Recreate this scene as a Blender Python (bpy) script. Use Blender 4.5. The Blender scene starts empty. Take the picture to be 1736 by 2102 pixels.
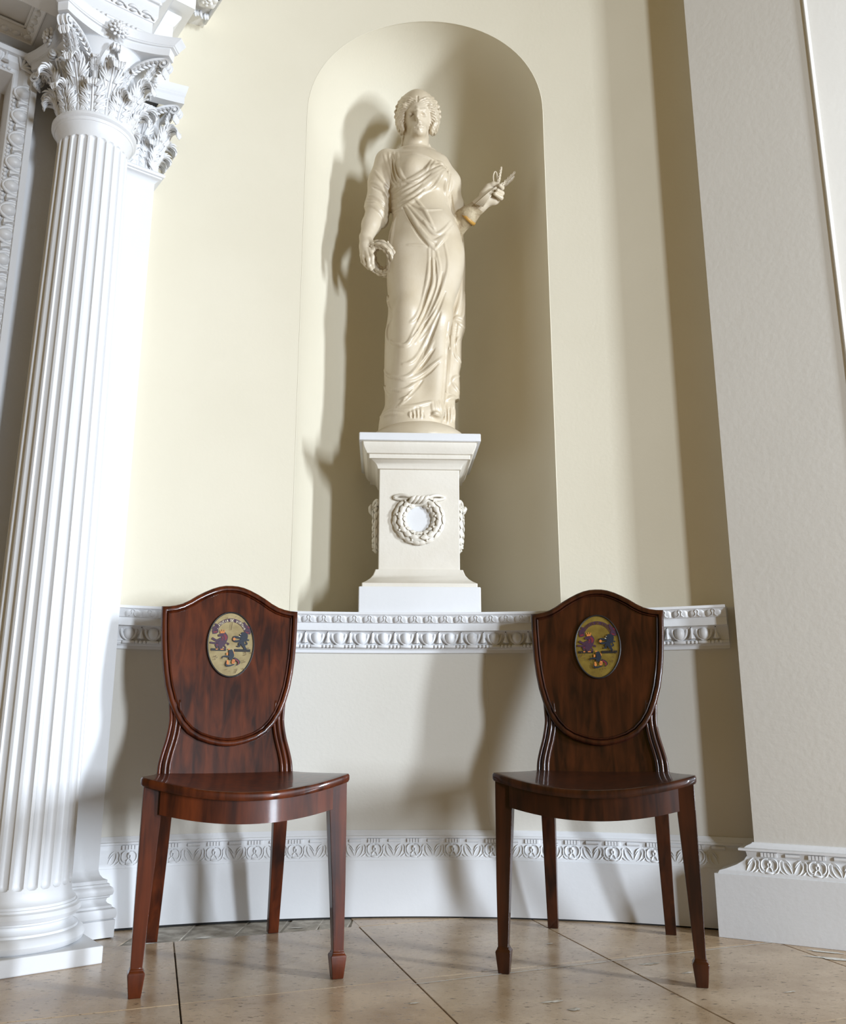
import bpy, bmesh, math, random
import numpy as np
from mathutils import Vector, Matrix
random.seed(7); np.random.seed(7)
PI = math.pi
scene = bpy.context.scene
COL = scene.collection

# ---------------------------------------------------------------- camera
CAM_H = 0.567
PITCH = math.atan(435.0 / 1800.0)
cam_d = bpy.data.cameras.new('camera'); cam = bpy.data.objects.new('camera', cam_d); COL.objects.link(cam)
cam.location = (0, 0, CAM_H); cam.rotation_euler = (PI / 2 + PITCH, 0, 0)
cam_d.sensor_fit = 'HORIZONTAL'; cam_d.sensor_width = 36.0; cam_d.lens = 36.0 * 1800.0 / 1736.0
cam_d.clip_start = 0.05; cam_d.clip_end = 60
scene.camera = cam

# ---------------------------------------------------------------- world (warm light bounced about the cream room), windows, exposure
w = bpy.data.worlds.new('room_light'); scene.world = w; w.use_nodes = True
bg = w.node_tree.nodes['Background']; bg.inputs[0].default_value = (1.0, 0.64, 0.09, 1); bg.inputs[1].default_value = 0.165
def window_light(name, loc, target, sx, sy, power, color):
    l = bpy.data.lights.new(name, 'AREA'); l.shape = 'RECTANGLE'; l.size = sx; l.size_y = sy
    l.energy = power; l.color = color
    o = bpy.data.objects.new(name, l); COL.objects.link(o); o.location = loc
    d = Vector(target) - Vector(loc); d.z = 0
    o.rotation_euler = d.to_track_quat('-Z', 'Y').to_euler()
    return o
COOL = (0.785, 0.88, 1.0)
window_light('window_light_front', (7.20, -6.80, 1.60), (0.0, 2.8, 1.60), 0.75, 2.8, 830, COOL)
window_light('window_light_side', (4.20, 0.13, 1.42), (0.0, 2.8, 1.42), 0.30, 1.35, 222, COOL)
vs = scene.view_settings
vs.view_transform = 'Standard'; vs.look = 'None'; vs.gamma = 1.0; vs.use_curve_mapping = False
vs.exposure = 0.22

# ---------------------------------------------------------------- materials
def mat(name, col, rough=0.5, col2=None, nscale=6.0, bump=0.0, bscale=60.0, coat=0.0, spec=0.5, detail=4.0, stops=(0.35, 0.65)):
    m = bpy.data.materials.new(name); m.use_nodes = True
    nt = m.node_tree; b = nt.nodes['Principled BSDF']
    b.inputs['Roughness'].default_value = rough
    b.inputs['Base Color'].default_value = (*col, 1)
    b.inputs['Specular IOR Level'].default_value = spec
    if coat: b.inputs['Coat Weight'].default_value = coat; b.inputs['Coat Roughness'].default_value = 0.12
    tc = nt.nodes.new('ShaderNodeTexCoord')
    if col2:
        n = nt.nodes.new('ShaderNodeTexNoise'); n.inputs['Scale'].default_value = nscale; n.inputs['Detail'].default_value = detail
        nt.links.new(tc.outputs['Object'], n.inputs['Vector'])
        r = nt.nodes.new('ShaderNodeValToRGB'); r.color_ramp.elements[0].position = stops[0]; r.color_ramp.elements[1].position = stops[1]
        r.color_ramp.elements[0].color = (*col, 1); r.color_ramp.elements[1].color = (*col2, 1)
        nt.links.new(n.outputs['Fac'], r.inputs['Fac']); nt.links.new(r.outputs['Color'], b.inputs['Base Color'])
    if bump:
        n2 = nt.nodes.new('ShaderNodeTexNoise'); n2.inputs['Scale'].default_value = bscale; n2.inputs['Detail'].default_value = 5
        nt.links.new(tc.outputs['Object'], n2.inputs['Vector'])
        bp = nt.nodes.new('ShaderNodeBump'); bp.inputs['Strength'].default_value = bump; bp.inputs['Distance'].default_value = 0.004
        nt.links.new(n2.outputs['Fac'], bp.inputs['Height']); nt.links.new(bp.outputs['Normal'], b.inputs['Normal'])
    return m

def wood(name, dark, light, seed):
    m = bpy.data.materials.new(name); m.use_nodes = True
    nt = m.node_tree; b = nt.nodes['Principled BSDF']
    b.inputs['Roughness'].default_value = 0.38; b.inputs['Specular IOR Level'].default_value = 0.22
    b.inputs['Coat Weight'].default_value = 0.45; b.inputs['Coat Roughness'].default_value = 0.07
    tc = nt.nodes.new('ShaderNodeTexCoord'); mp = nt.nodes.new('ShaderNodeMapping')
    mp.inputs['Scale'].default_value = (28, 28, 2.2); mp.inputs['Location'].default_value = (seed, seed * 2.1, seed * .7)
    nt.links.new(tc.outputs['Object'], mp.inputs['Vector'])
    n = nt.nodes.new('ShaderNodeTexNoise'); n.inputs['Scale'].default_value = 1.6; n.inputs['Detail'].default_value = 8; n.inputs['Distortion'].default_value = 0.6
    nt.links.new(mp.outputs[0], n.inputs['Vector'])
    n2 = nt.nodes.new('ShaderNodeTexNoise'); n2.inputs['Scale'].default_value = 7; n2.inputs['Detail'].default_value = 3
    nt.links.new(tc.outputs['Object'], n2.inputs['Vector'])
    mx = nt.nodes.new('ShaderNodeMath'); mx.operation = 'MULTIPLY_ADD'; mx.inputs[1].default_value = 0.72
    ad = nt.nodes.new('ShaderNodeMath'); ad.operation = 'MULTIPLY'; ad.inputs[1].default_value = 0.30
    nt.links.new(n2.outputs['Fac'], ad.inputs[0]); nt.links.new(n.outputs['Fac'], mx.inputs[0]); nt.links.new(ad.outputs[0], mx.inputs[2])
    r = nt.nodes.new('ShaderNodeValToRGB'); r.color_ramp.elements[0].position = 0.38; r.color_ramp.elements[1].position = 0.68
    r.color_ramp.elements[0].color = (*dark, 1); r.color_ramp.elements[1].color = (*light, 1)
    nt.links.new(mx.outputs[0], r.inputs['Fac']); nt.links.new(r.outputs['Color'], b.inputs['Base Color'])
    bp = nt.nodes.new('ShaderNodeBump'); bp.inputs['Strength'].default_value = 0.06; bp.inputs['Distance'].default_value = 0.002
    nt.links.new(n.outputs['Fac'], bp.inputs['Height']); nt.links.new(bp.outputs['Normal'], b.inputs['Normal'])
    return m

M = {}
M['wall'] = mat('cream_wall_paint', (0.70, 0.645, 0.51), 0.55, (0.72, 0.665, 0.53), 3.0, 0.10, 90)
M['dado'] = mat('dado_wall_grey', (0.63, 0.60, 0.535), 0.5, (0.65, 0.62, 0.555), 3.0, 0.10, 90)  # greyer and darker than the wall above the rail
M['pier'] = mat('stone_cream_paint', (0.64, 0.61, 0.555), 0.5, (0.66, 0.63, 0.575), 2.5, 0.12, 60)
M['white'] = mat('white_trim_paint', (0.715, 0.72, 0.73), 0.42, (0.735, 0.74, 0.75), 5.0, 0.08, 70)
M['shade_white'] = mat('white_ceiling_paint', (0.80, 0.79, 0.76), 0.6, (0.82, 0.81, 0.78), 5.0)
M['door'] = mat('grey_door_paint', (0.42, 0.38, 0.34), 0.5, (0.46, 0.42, 0.38), 4.0)
M['statue'] = mat('cream_statue_paint', (0.56, 0.47, 0.335), 0.36, (0.62, 0.535, 0.405), 9.0, 0.10, 120)
M['statue_worn'] = mat('worn_brown_plaster', (0.33, 0.25, 0.15), 0.6, (0.52, 0.43, 0.28), 40.0, 0.4, 140)
M['ochre'] = mat('ochre_band', (0.42, 0.22, 0.04), 0.5, (0.50, 0.28, 0.06), 30)
M['pedestal'] = mat('pedestal_cream_paint', (0.69, 0.64, 0.55), 0.45, (0.73, 0.685, 0.60), 7.0, 0.15, 80)
M['dark'] = mat('dark_gap', (0.02, 0.02, 0.02), 0.9)
M['wood_a'] = wood('mahogany_red', (0.022, 0.0042, 0.0020), (0.118, 0.0235, 0.0058), 1.3)
M['wood_b'] = wood('mahogany_dimmed', (0.013, 0.0034, 0.0016), (0.056, 0.0140, 0.0042), 4.7)  # same mahogany darkened: the right chair's weaker light is in its colour
M['mortar'] = mat('pale_mortar', (0.56, 0.54, 0.49), 0.8, (0.66, 0.64, 0.59), 30, 0.5, 80)
M['mortar_grey'] = mat('grey_mortar', (0.30, 0.28, 0.24), 0.85, (0.42, 0.39, 0.34), 30, 0.5, 80)
M['rubble'] = mat('grey_rubble_stone', (0.27, 0.24, 0.195), 0.8, (0.52, 0.48, 0.41), 22, 0.6, 70)
M['joint'] = mat('dark_joint', (0.06, 0.05, 0.04), 0.9)

def stone_mat(name, tint):
    m = bpy.data.materials.new(name); m.use_nodes = True
    nt = m.node_tree; b = nt.nodes['Principled BSDF']; b.inputs['Specular IOR Level'].default_value = 0.5
    tc = nt.nodes.new('ShaderNodeTexCoord')
    def noise(s, d, rough=0.6, sc=None):
        n = nt.nodes.new('ShaderNodeTexNoise'); n.inputs['Scale'].default_value = s; n.inputs['Detail'].default_value = d; n.inputs['Roughness'].default_value = rough
        src = tc.outputs['Object']
        if sc:
            mp = nt.nodes.new('ShaderNodeMapping'); mp.inputs['Scale'].default_value = sc; mp.inputs['Rotation'].default_value = (0, 0, 0.33)
            nt.links.new(src, mp.inputs['Vector']); src = mp.outputs[0]
        nt.links.new(src, n.inputs['Vector']); return n
    a = noise(4.5, 6); r = nt.nodes.new('ShaderNodeValToRGB')
    r.color_ramp.elements[0].position = 0.3; r.color_ramp.elements[1].position = 0.7
    r.color_ramp.elements[0].color = (0.30 * tint[0], 0.205 * tint[1], 0.115 * tint[2], 1); r.color_ramp.elements[1].color = (0.56 * tint[0], 0.45 * tint[1], 0.325 * tint[2], 1)
    nt.links.new(a.outputs['Fac'], r.inputs['Fac'])
    p = noise(42, 6, 0.65, (1, 2.4, 1)); pr = nt.nodes.new('ShaderNodeValToRGB')
    pr.color_ramp.elements[0].position = 0.350; pr.color_ramp.elements[1].position = 0.405
    pr.color_ramp.elements[0].color = (0.16, 0.14, 0.12, 1); pr.color_ramp.elements[1].color = (1, 1, 1, 1)
    nt.links.new(p.outputs['Fac'], pr.inputs['Fac'])
    p2 = noise(110, 5, 0.7, (1, 1.8, 1)); pr2 = nt.nodes.new('ShaderNodeValToRGB')
    pr2.color_ramp.elements[0].position = 0.34; pr2.color_ramp.elements[1].position = 0.42
    pr2.color_ramp.elements[0].color = (0.42, 0.38, 0.34, 1); pr2.color_ramp.elements[1].color = (1, 1, 1, 1)
    nt.links.new(p2.outputs['Fac'], pr2.inputs['Fac'])
    m0 = nt.nodes.new('ShaderNodeMix'); m0.data_type = 'RGBA'; m0.blend_type = 'MULTIPLY'; m0.inputs[0].default_value = 0.7
    nt.links.new(r.outputs['Color'], m0.inputs[6]); nt.links.new(pr2.outputs['Color'], m0.inputs[7])
    mx = nt.nodes.new('ShaderNodeMix'); mx.data_type = 'RGBA'; mx.blend_type = 'MULTIPLY'; mx.inputs[0].default_value = 0.85
    nt.links.new(m0.outputs[2], mx.inputs[6]); nt.links.new(pr.outputs['Color'], mx.inputs[7])
    nt.links.new(mx.outputs[2], b.inputs['Base Color'])
    g = noise(9, 3); mr = nt.nodes.new('ShaderNodeMapRange'); mr.inputs[3].default_value = 0.16; mr.inputs[4].default_value = 0.36
    nt.links.new(g.outputs['Fac'], mr.inputs[0]); nt.links.new(mr.outputs[0], b.inputs['Roughness'])
    bp = nt.nodes.new('ShaderNodeBump'); bp.inputs['Strength'].default_value = 0.25; bp.inputs['Distance'].default_value = 0.002
    nt.links.new(pr.outputs['Color'], bp.inputs['Height']); nt.links.new(bp.outputs['Normal'], b.inputs['Normal'])
    return m
STONES = [stone_mat('limestone_%s' % n, t) for n, t in (('buff', (1.0, .98, .95)), ('warm', (1.06, 1.0, .92)), ('pale', (1.06, 1.05, 1.05)))]

# ---------------------------------------------------------------- helpers
def link(name, me, parent=None, m=None):
    o = bpy.data.objects.new(name, me); COL.objects.link(o)
    if parent is not None: o.parent = parent
    if m is not None:
        if me.materials: me.materials[0] = m
        else: me.materials.append(m)
    return o
def mesh(name, verts, faces, smooth=True, fix=True):
    me = bpy.data.meshes.new(name); me.from_pydata([tuple(map(float, v)) for v in verts], [], [tuple(f) for f in faces])
    if fix:
        bm = bmesh.new(); bm.from_mesh(me); bmesh.ops.remove_doubles(bm, verts=bm.verts, dist=1e-6)
        bmesh.ops.recalc_face_normals(bm, faces=bm.faces); bm.to_mesh(me); bm.free()
    if smooth is True: me.shade_smooth()
    elif smooth: me.set_sharp_from_angle(angle=math.radians(smooth)); 
    me.update(); return me
def obj(name, verts, faces, m, parent=None, smooth=True, fix=True):
    me = mesh(name, verts, faces, True if smooth else False, fix)
    if smooth and smooth is not True: me.set_sharp_from_angle(angle=math.radians(smooth))
    return link(name, me, parent, m)
def tag(o, label=None, cat=None, group=None, kind=None):
    if label: o['label'] = label
    if cat: o['category'] = cat
    if group: o['group'] = group
    if kind: o['kind'] = kind
    return o
def empty(name, loc=(0, 0, 0), rz=0.0):
    o = bpy.data.objects.new(name, None); COL.objects.link(o); o.location = loc; o.rotation_euler = (0, 0, rz); o.empty_display_size = 0.1
    return o
class MB:
    def __init__(s): s.v = []; s.f = []
    def add(s, vs, fs):
        k = len(s.v); s.v += [tuple(v) for v in vs]; s.f += [tuple(i + k for i in f) for f in fs]; return s
    def grid(s, rows, closed_u=False, closed_v=False):
        nr, nc = len(rows), len(rows[0]); fs = []
        for i in range(nr - (0 if closed_v else 1)):
            for j in range(nc - (0 if closed_u else 1)):
                i2 = (i + 1) % nr; j2 = (j + 1) % nc
                fs.append((i * nc + j, i * nc + j2, i2 * nc + j2, i2 * nc + j))
        return s.add([p for r in rows for p in r], fs)
    def box(s, x0, x1, y0, y1, z0, z1):
        return s.add([(x0, y0, z0), (x1, y0, z0), (x1, y1, z0), (x0, y1, z0), (x0, y0, z1), (x1, y0, z1), (x1, y1, z1), (x0, y1, z1)],
                     [(0, 3, 2, 1), (4, 5, 6, 7), (0, 1, 5, 4), (1, 2, 6, 5), (2, 3, 7, 6), (3, 0, 4, 7)])
    def tube(s, pts, rad, n=8, cap=True, flat=1.0):
        pts = [Vector(p) for p in pts]; k = len(pts)
        if not hasattr(rad, '__len__'): rad = [rad] * k
        rows = []; up = None
        for i, p in enumerate(pts):
            t = (pts[min(i + 1, k - 1)] - pts[max(i - 1, 0)])
            if t.length < 1e-9: t = Vector((0, 0, 1))
            t.normalize()
            if up is None:
                up = Vector((0, -1, 0)) if abs(t.y) < 0.9 else Vector((0, 0, 1))
            a = (up - t * up.dot(t))
            if a.length < 1e-6: a = t.orthogonal()
            a.normalize(); b = t.cross(a); up = a
            rows.append([tuple(p + (a * math.cos(q) * flat + b * math.sin(q)) * rad[i]) for q in [2 * PI * j / n for j in range(n)]])
        base = len(s.v); s.grid(rows, closed_u=True)
        if cap:
            s.f.append(tuple(base + j for j in range(n))); s.f.append(tuple(base + (k - 1) * n + j for j in range(n)))
        return s
    def ell(s, c, r, nu=12, nv=8, half=None):
        rows = []
        for i in range(nv + 1):
            a = PI * i / nv
            rows.append([(c[0] + r[0] * math.sin(a) * math.cos(q), c[1] + r[1] * math.sin(a) * math.sin(q), c[2] + r[2] * math.cos(a)) for q in [2 * PI * j / nu for j in range(nu)]])
        return s.grid(rows, closed_u=True)
    def lathe(s, prof, n=48, c=(0, 0)):
        return s.grid([[(c[0] + r * math.cos(q), c[1] + r * math.sin(q), z) for q in [2 * PI * j / n for j in range(n)]] for r, z in prof], closed_u=True)
    def obj(s, name, m, parent=None, smooth=True): return obj(name, s.v, s.f, m, parent, smooth)
    def mesh(s, name, smooth=True):
        me = mesh(name, s.v, s.f, bool(smooth))
        if smooth and smooth is not True: me.set_sharp_from_angle(angle=math.radians(smooth))
        return me
def spl(pts, n):
    """Catmull-Rom through points (tuples of any length)."""
    P = [np.array(p, float) for p in pts]; P = [2 * P[0] - P[1]] + P + [2 * P[-1] - P[-2]]
    out = []; m = len(P) - 3
    for k in range(n):
        t = k / (n - 1) * m; i = min(int(t), m - 1); u = t - i
        a, b, c, d = P[i:i + 4]
        out.append(.5 * (2 * b + (c - a) * u + (2 * a - 5 * b + 4 * c - d) * u * u + (3 * b - a - 3 * c + d) * u ** 3))
    return [tuple(o) for o in out]
def at(x, y, Y):
    """point at depth Y that the photograph shows at pixel (x, y)"""
    u = (x - 868) / 1800.0; v = (1051 - y) / 1800.0; c, s_ = math.cos(PITCH), math.sin(PITCH)
    r = (u, c - v * s_, s_ + v * c); t = Y / r[1]
    return Vector((r[0] * t, Y, CAM_H + r[2] * t))

# ================================================================ SETTING: curved wall with niche
WC = (-0.015, 0.545); WR = 2.34
NX, NR, NZ, LEDGE = 0.007, 0.441, 2.80, 0.915
def wallpt(t, d, z): return (WC[0] + (WR - d) * math.sin(t), WC[1] + (WR - d) * math.cos(t), z)
def wall_t(x, d=0.0): return math.asin((x - WC[0]) / (WR - d))
def wall_y(x): return WC[1] + math.sqrt(WR * WR - (x - WC[0]) ** 2)
T0, T1 = math.radians(-23.6), math.radians(26.5)
TOP = 4.3
mb = MB()
xs_n = [NX - NR * math.cos(PI * k / 64) for k in range(65)]
ts = sorted(set([T0 + (wall_t(NX - NR) - T0) * k / 14 for k in range(15)] + [wall_t(x) for x in xs_n] + [wall_t(NX + NR) + (T1 - wall_t(NX + NR)) * k / 14 for k in range(15)]))
for a, b in zip(ts, ts[1:]):
    xm = WC[0] + WR * math.sin((a + b) / 2)
    if abs(xm - NX) > NR:
        zs = [0, LEDGE, NZ, TOP]
        for z0, z1 in zip(zs, zs[1:]): mb.add([wallpt(a, 0, z0), wallpt(b, 0, z0), wallpt(b, 0, z1), wallpt(a, 0, z1)], [(0, 1, 2, 3)])
    else:
        mb.add([wallpt(a, 0, 0), wallpt(b, 0, 0), wallpt(b, 0, LEDGE), wallpt(a, 0, LEDGE)], [(0, 1, 2, 3)])
        za, zb = [NZ + math.sqrt(max(0, NR * NR - (WC[0] + WR * math.sin(q) - NX) ** 2)) for q in (a, b)]
        mb.add([wallpt(a, 0, za), wallpt(b, 0, zb), wallpt(b, 0, TOP), wallpt(a, 0, TOP)], [(0, 1, 2, 3)])
wall_back = mb.obj('wall_back', M['wall'], smooth=30); tag(wall_back, kind='structure')
wall_back.data.materials.append(M['dado'])
for p_ in wall_back.data.polygons: p_.material_index = 1 if p_.center.z < LEDGE else 0
# niche recess: half cylinder and quarter dome
mb = MB(); na = 64
def nich(a, z): x = NX + NR * math.cos(a); return (x, wall_y(x) + NR * math.sin(a), z)
mb.grid([[nich(PI * k / na, z) for k in range(na + 1)] for z in (LEDGE - .002, 1.5, 2.2, NZ)])
mb.grid([[(NX + NR * math.cos(a), wall_y(NX + NR * math.cos(a)) + NR * math.sin(a) * math.sin(b), NZ + NR * math.sin(a) * math.cos(b))
          for a in [PI * k / na for k in range(na + 1)]] for b in [PI / 2 * j / 24 for j in range(25)]])
mb.obj('niche', M['wall'], wall_back, smooth=40)
# thin raised arris that edges the niche
ar = [(NX - NR, LEDGE)] + [(NX - NR, z) for z in (1.5, 2.2)] + [(NX - NR * math.cos(PI * k / 48), NZ + NR * math.sin(PI * k / 48)) for k in range(49)] + [(NX + NR, z) for z in (2.2, 1.5, LEDGE)]
mb = MB(); mb.tube([(x, wall_y(x) + .0005, z) for x, z in ar], 0.0014, 6); mb.obj('niche_arris', M['wall'], wall_back)

def arc_sweep(mb, prof, t0, t1, n):
    mb.grid([[wallpt(t0 + (t1 - t0) * k / n, d, z) for d, z in prof] for k in range(n + 1)], closed_u=True)
    for t in (t0, t1):
        k = len(mb.v); mb.add([wallpt(t, d, z) for d, z in prof], [tuple(range(len(prof)))])
    return mb
# ---- ornament units (shared meshes; local x along the wall, -y out of the wall, z up)
def egg_mesh(w, h, dep):
    m_ = MB(); rows = []
    for i in range(9):
        a = PI * (0.16 + 0.84 * i / 8)      # flat-topped egg
        rr = math.sin(a) ** .85; zz = math.cos(a) * (1.0 if a < PI / 2 else 1.15)
        rows.append([(w * rr * math.cos(q), -dep * rr * math.sin(q), h * zz) for q in [PI * j / 12 for j in range(13)]])
    m_.grid(rows); return m_.mesh('egg')
def shell_mesh(w, h, r):
    pts = spl([(-w * .92, 0, h), (-w * 1.02, -.001, h * .3), (-w * .78, -.001, -h * .55), (-w * .3, -.0005, -h * 1.05), (0, 0, -h * 1.15), (w * .3, -.0005, -h * 1.05), (w * .78, -.001, -h * .55), (w * 1.02, -.001, h * .3), (w * .92, 0, h)], 25)
    m_ = MB(); rad = [r * (1.0 + 0.9 * abs(k / 12 - 1)) for k in range(25)]
    m_.tube(pts, rad, 6); return m_.mesh('egg_shell')
def dart_mesh(w, h, d):
    m_ = MB(); P = [(-w * .55, h), (-w * .32, h * .1), (-w * .9, -h * .85), (0, -h * 1.0), (w * .9, -h * .85), (w * .32, h * .1), (w * .55, h)]
    m_.add([(x, 0, z) for x, z in P] + [(x * .55, -d, z * .93) for x, z in P] + [(0, -d * 1.3, h * .8), (0, -d * 1.3, -h * .9)], [])
    n = len(P); k = 0
    for i in range(n - 1): m_.f.append((k + i, k + i + 1, k + n + i + 1, k + n + i))
    m_.f += [(n, n + 1, 2 * n), (n + 1, n + 2, 2 * n), (n + 2, n + 3, 2 * n + 1), (n + 2, 2 * n + 1, 2 * n), (n + 3, n + 4, 2 * n + 1), (n + 4, n + 5, 2 * n), (n + 4, 2 * n, 2 * n + 1), (n + 5, n + 6, 2 * n), (n, 2 * n, n + 6), (0, n, n + 6, n - 1)]
    return m_.mesh('dart', 40)
def bead_mesh(r, name='bead'): m_ = MB(); m_.ell((0, 0, 0), (r, r, r), 10, 7); return m_.mesh(name)
def reel_mesh(w, r):
    m_ = MB(); pr = [(-w, 0.3 * r), (-w, .8 * r), (-w * .93, r), (w * .93, r), (w, .8 * r), (w, .3 * r)]
    m_.grid([[(x, -q * math.cos(a), q * math.sin(a)) for a in [2 * PI * j / 10 for j in range(10)]] for x, q in pr], closed_u=True); return m_.mesh('reel', 40)
def along_wall(name, me, t, d, z, parent, m):
    o = link(name, me, parent, m); o.location = wallpt(t, d, z); o.rotation_euler = (0, 0, -t); return o

# ---- dado rail (ledge of the niche)
DP = [(-.02, .790), (.010, .790), (.011, .799), (.016, .804), (.016, .807), (.022, .807), (.022, .813), (.018, .815), (.020, .830), (.028, .848), (.036, .856), (.052, .858), (.052, .881), (.056, .883), (.059, .890), (.066, .900), (.071, .906), (.075, .907), (.075, .915), (-.02, .915)]
mb = MB(); arc_sweep(mb, DP, math.radians(-23.4), math.radians(23.9), 70)
rail = mb.obj('trim_1', M['white'], smooth=35); tag(rail, kind='structure')
# flat sill that carries the pedestal inside the niche
mb = MB(); mb.grid([[(NX + (NR + .01) * math.cos(a) * s, wall_y(NX + NR * math.cos(a)) - .03 + (NR + .04) * math.sin(a) * s, z) for a in [PI * k / 32 for k in range(33)]] for s, z in ((0.0, LEDGE - .0005), (1.0, LEDGE - .0005))])
mb.obj('niche_sill', M['white'], rail, smooth=False)
eg, sh, da = egg_mesh(.0160, .0185, .0165), shell_mesh(.0215, .0185, .0032), dart_mesh(.0125, .019, .009)
be, re_ = bead_mesh(.0056), reel_mesh(.0175, .0052)
def tongue_mesh():
    m_ = MB(); w, h = .0232, .0115; rows = []
    for i in range(7):
        v = i / 6; z = -h + 2 * h * v; ww = w * (1.0 if v < .62 else 1.0 - .55 * ((v - .62) / .38) ** 1.6)
        y = -.0035 - .0045 * math.sin(PI * min(1, v * .9)) - .0105 * v
        rows.append([(ww * u, (y if abs(u) < .99 else y + .006), z) for u in (-1, -.9, -.6, -.3, 0, .3, .6, .9, 1)])
    m_.grid(rows)
    lp = spl([(-.011, -.009, -.009), (-.0045, -.011, -.0065), (-.003, -.014, 0), (-.0055, -.016, .004), (-.003, -.018, .0085), (0, -.0185, .0095), (.003, -.018, .0085), (.0055, -.016, .004), (.003, -.014, 0), (.0045, -.011, -.0065), (.011, -.009, -.009)], 26)
    m_.tube(lp, .0011, 5); return m_.mesh('leaf_tongue')
tg = tongue_mesh()
step = .0718 / (WR - .03); k0 = wall_t(0.016)
dot = bead_mesh(.0016, 'drill_hole')
for k in range(-13, 14):
    t = k0 + k * step
    if not math.radians(-23.1) < t < math.radians(23.5): continue
    along_wall('egg', eg, t, .0235, .838, rail, M['white'])
    along_wall('egg_shell', sh, t, .0245, .838, rail, M['white'])
    along_wall('dart', da, t + step / 2, .024, .837, rail, M['white'])
    along_wall('drill_hole', dot, t + step / 2, .0395, .8535, rail, M['dark'])
    along_wall('reel', re_, t, .0245, .8205 - .0105, rail, M['white'])
    for q in (-.012, 0, .012): along_wall('bead', be, t + step / 2 + q / WR, .025, .810, rail, M['white'])
step2 = .0487 / (WR - .06)
for k in range(-19, 20):
    t = k0 + .004 + k * step2
    if math.radians(-23.2) < t < math.radians(23.6): along_wall('leaf_tongue', tg, t, .053, .894, rail, M['white'])

# ---- skirting of the curved wall
BP = [(-.02, .247), (.004, .247), (.006, .243), (.011, .238), (.013, .233), (.018, .231), (.018, .2255), (.012, .2235), (.011, .211), (.012, .209), (.014, .200), (.020, .188), (.027, .177), (.031, .172), (.032, .164), (.034, .1635), (.034, .161), (.034, .004), (.026, .004), (.026, 0), (-.02, 0)]
def scroll_mesh(W=.0595, H=.0195):
    """palmette in a horseshoe scroll with flanking leaves and a V bud, lying on a sloping ovolo"""
    m_ = MB()
    def P(x, z, e=0.0):   # slope of the moulding: lower = further out
        v = (z + H) / (2 * H); return (x, -.004 - .018 * (1 - v) ** 1.4 - e, z)
    def st(pts, r, n=18):
        q = spl(pts, n); k = [0.35 + .65 * math.sin(PI * min(.97, max(.03, i / (n - 1)))) for i in range(n)]
        m_.tube([P(a, b, .0006) for a, b in q], [r * u for u in k], 6)
    for s in (-1, 1):
        st([(s * .0035, .017), (s * .013, .0165), (s * .0205, .009), (s * .0205, -.003), (s * .014, -.0105), (s * .008, -.009)], .0024)
        st([(s * .0305, .016), (s * .026, .008), (s * .0265, -.004), (s * .021, -.015), (s * .012, -.0185)], .0022)
        st([(s * .0255, -.006), (s * .033, -.0135), (s * .040, -.017)], .0020)
        st([(s * .0565, .0), (s * .050, .011), (s * .041, .018)], .0020)
        st([(s * .0585, -.014), (s * .052, .0), (s * .044, .010)], .0017)
        st([(s * .036, .013), (s * .036, .0), (s * .043, -.013), (s * .052, -.0175)], .0017)
        st([(0, -.002), (s * .006, -.007), (s * .009, -.014)], .0022)
        st([(s * .0005, .012), (s * .004, .005), (s * .0015, -.003)], .0022)
    m_.ell(P(0, .010, .002), (.0042, .0032, .0045), 8, 6)
    m_.ell(P(0, -.0165, .001), (.012, .003, .0028), 8, 6)
    return m_.mesh('acanthus_scroll')
sc_ = scroll_mesh(); bb = MB(); bb.box(-.0034, .0034, -.0042, .002, -.0056, .0056); bb = bb.mesh('bead', False)
rl = MB(); rl.grid([[(x, -.0048 * math.cos(a), .0052 * math.sin(a)) for a in [PI * (-.5 + j / 8) for j in range(9)]] for x in (-.0185, .0185)]); rl = rl.mesh('reel')
mb = MB(); arc_sweep(mb, BP, math.radians(-23.4), math.radians(24.6), 70)
base_back = mb.obj('baseboard_back', M['white'], smooth=35); tag(base_back, kind='structure')
step3 = .1215 / WR; kb = wall_t(-0.028)
for k in range(-7, 8):
    t = kb + k * step3
    if not math.radians(-22.6) < t < math.radians(23.2): continue
    along_wall('acanthus_scroll', sc_, t, .010, .190, base_back, M['white'])
    for q in (-2, -1, 0, 1, 2): along_wall('bead', bb, t + q * .0088 / WR, .012, .2175, base_back, M['white'])
    along_wall('reel', rl, t + step3 / 2, .0115, .2175, base_back, M['white'])
# black strip painted in for the shade of the gap under the skirting
mb = MB(); arc_sweep(mb, [(.0, -.002), (.030, -.002), (.030, .0045), (.0, .0045)], math.radians(-23.3), math.radians(24.5), 50); mb.obj('gap_shade_strip', M['dark'], base_back, smooth=False)
# hairline crack in the plaster of the dado
mb = MB(); mb.tube([wallpt(wall_t(.205 + .004 * math.sin(z * 31)), -.0004, z) for z in [.262 + .52 * k / 20 for k in range(21)]], .0011, 5)
mb.obj('wall_crack', M['dado'], wall_back)

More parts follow.
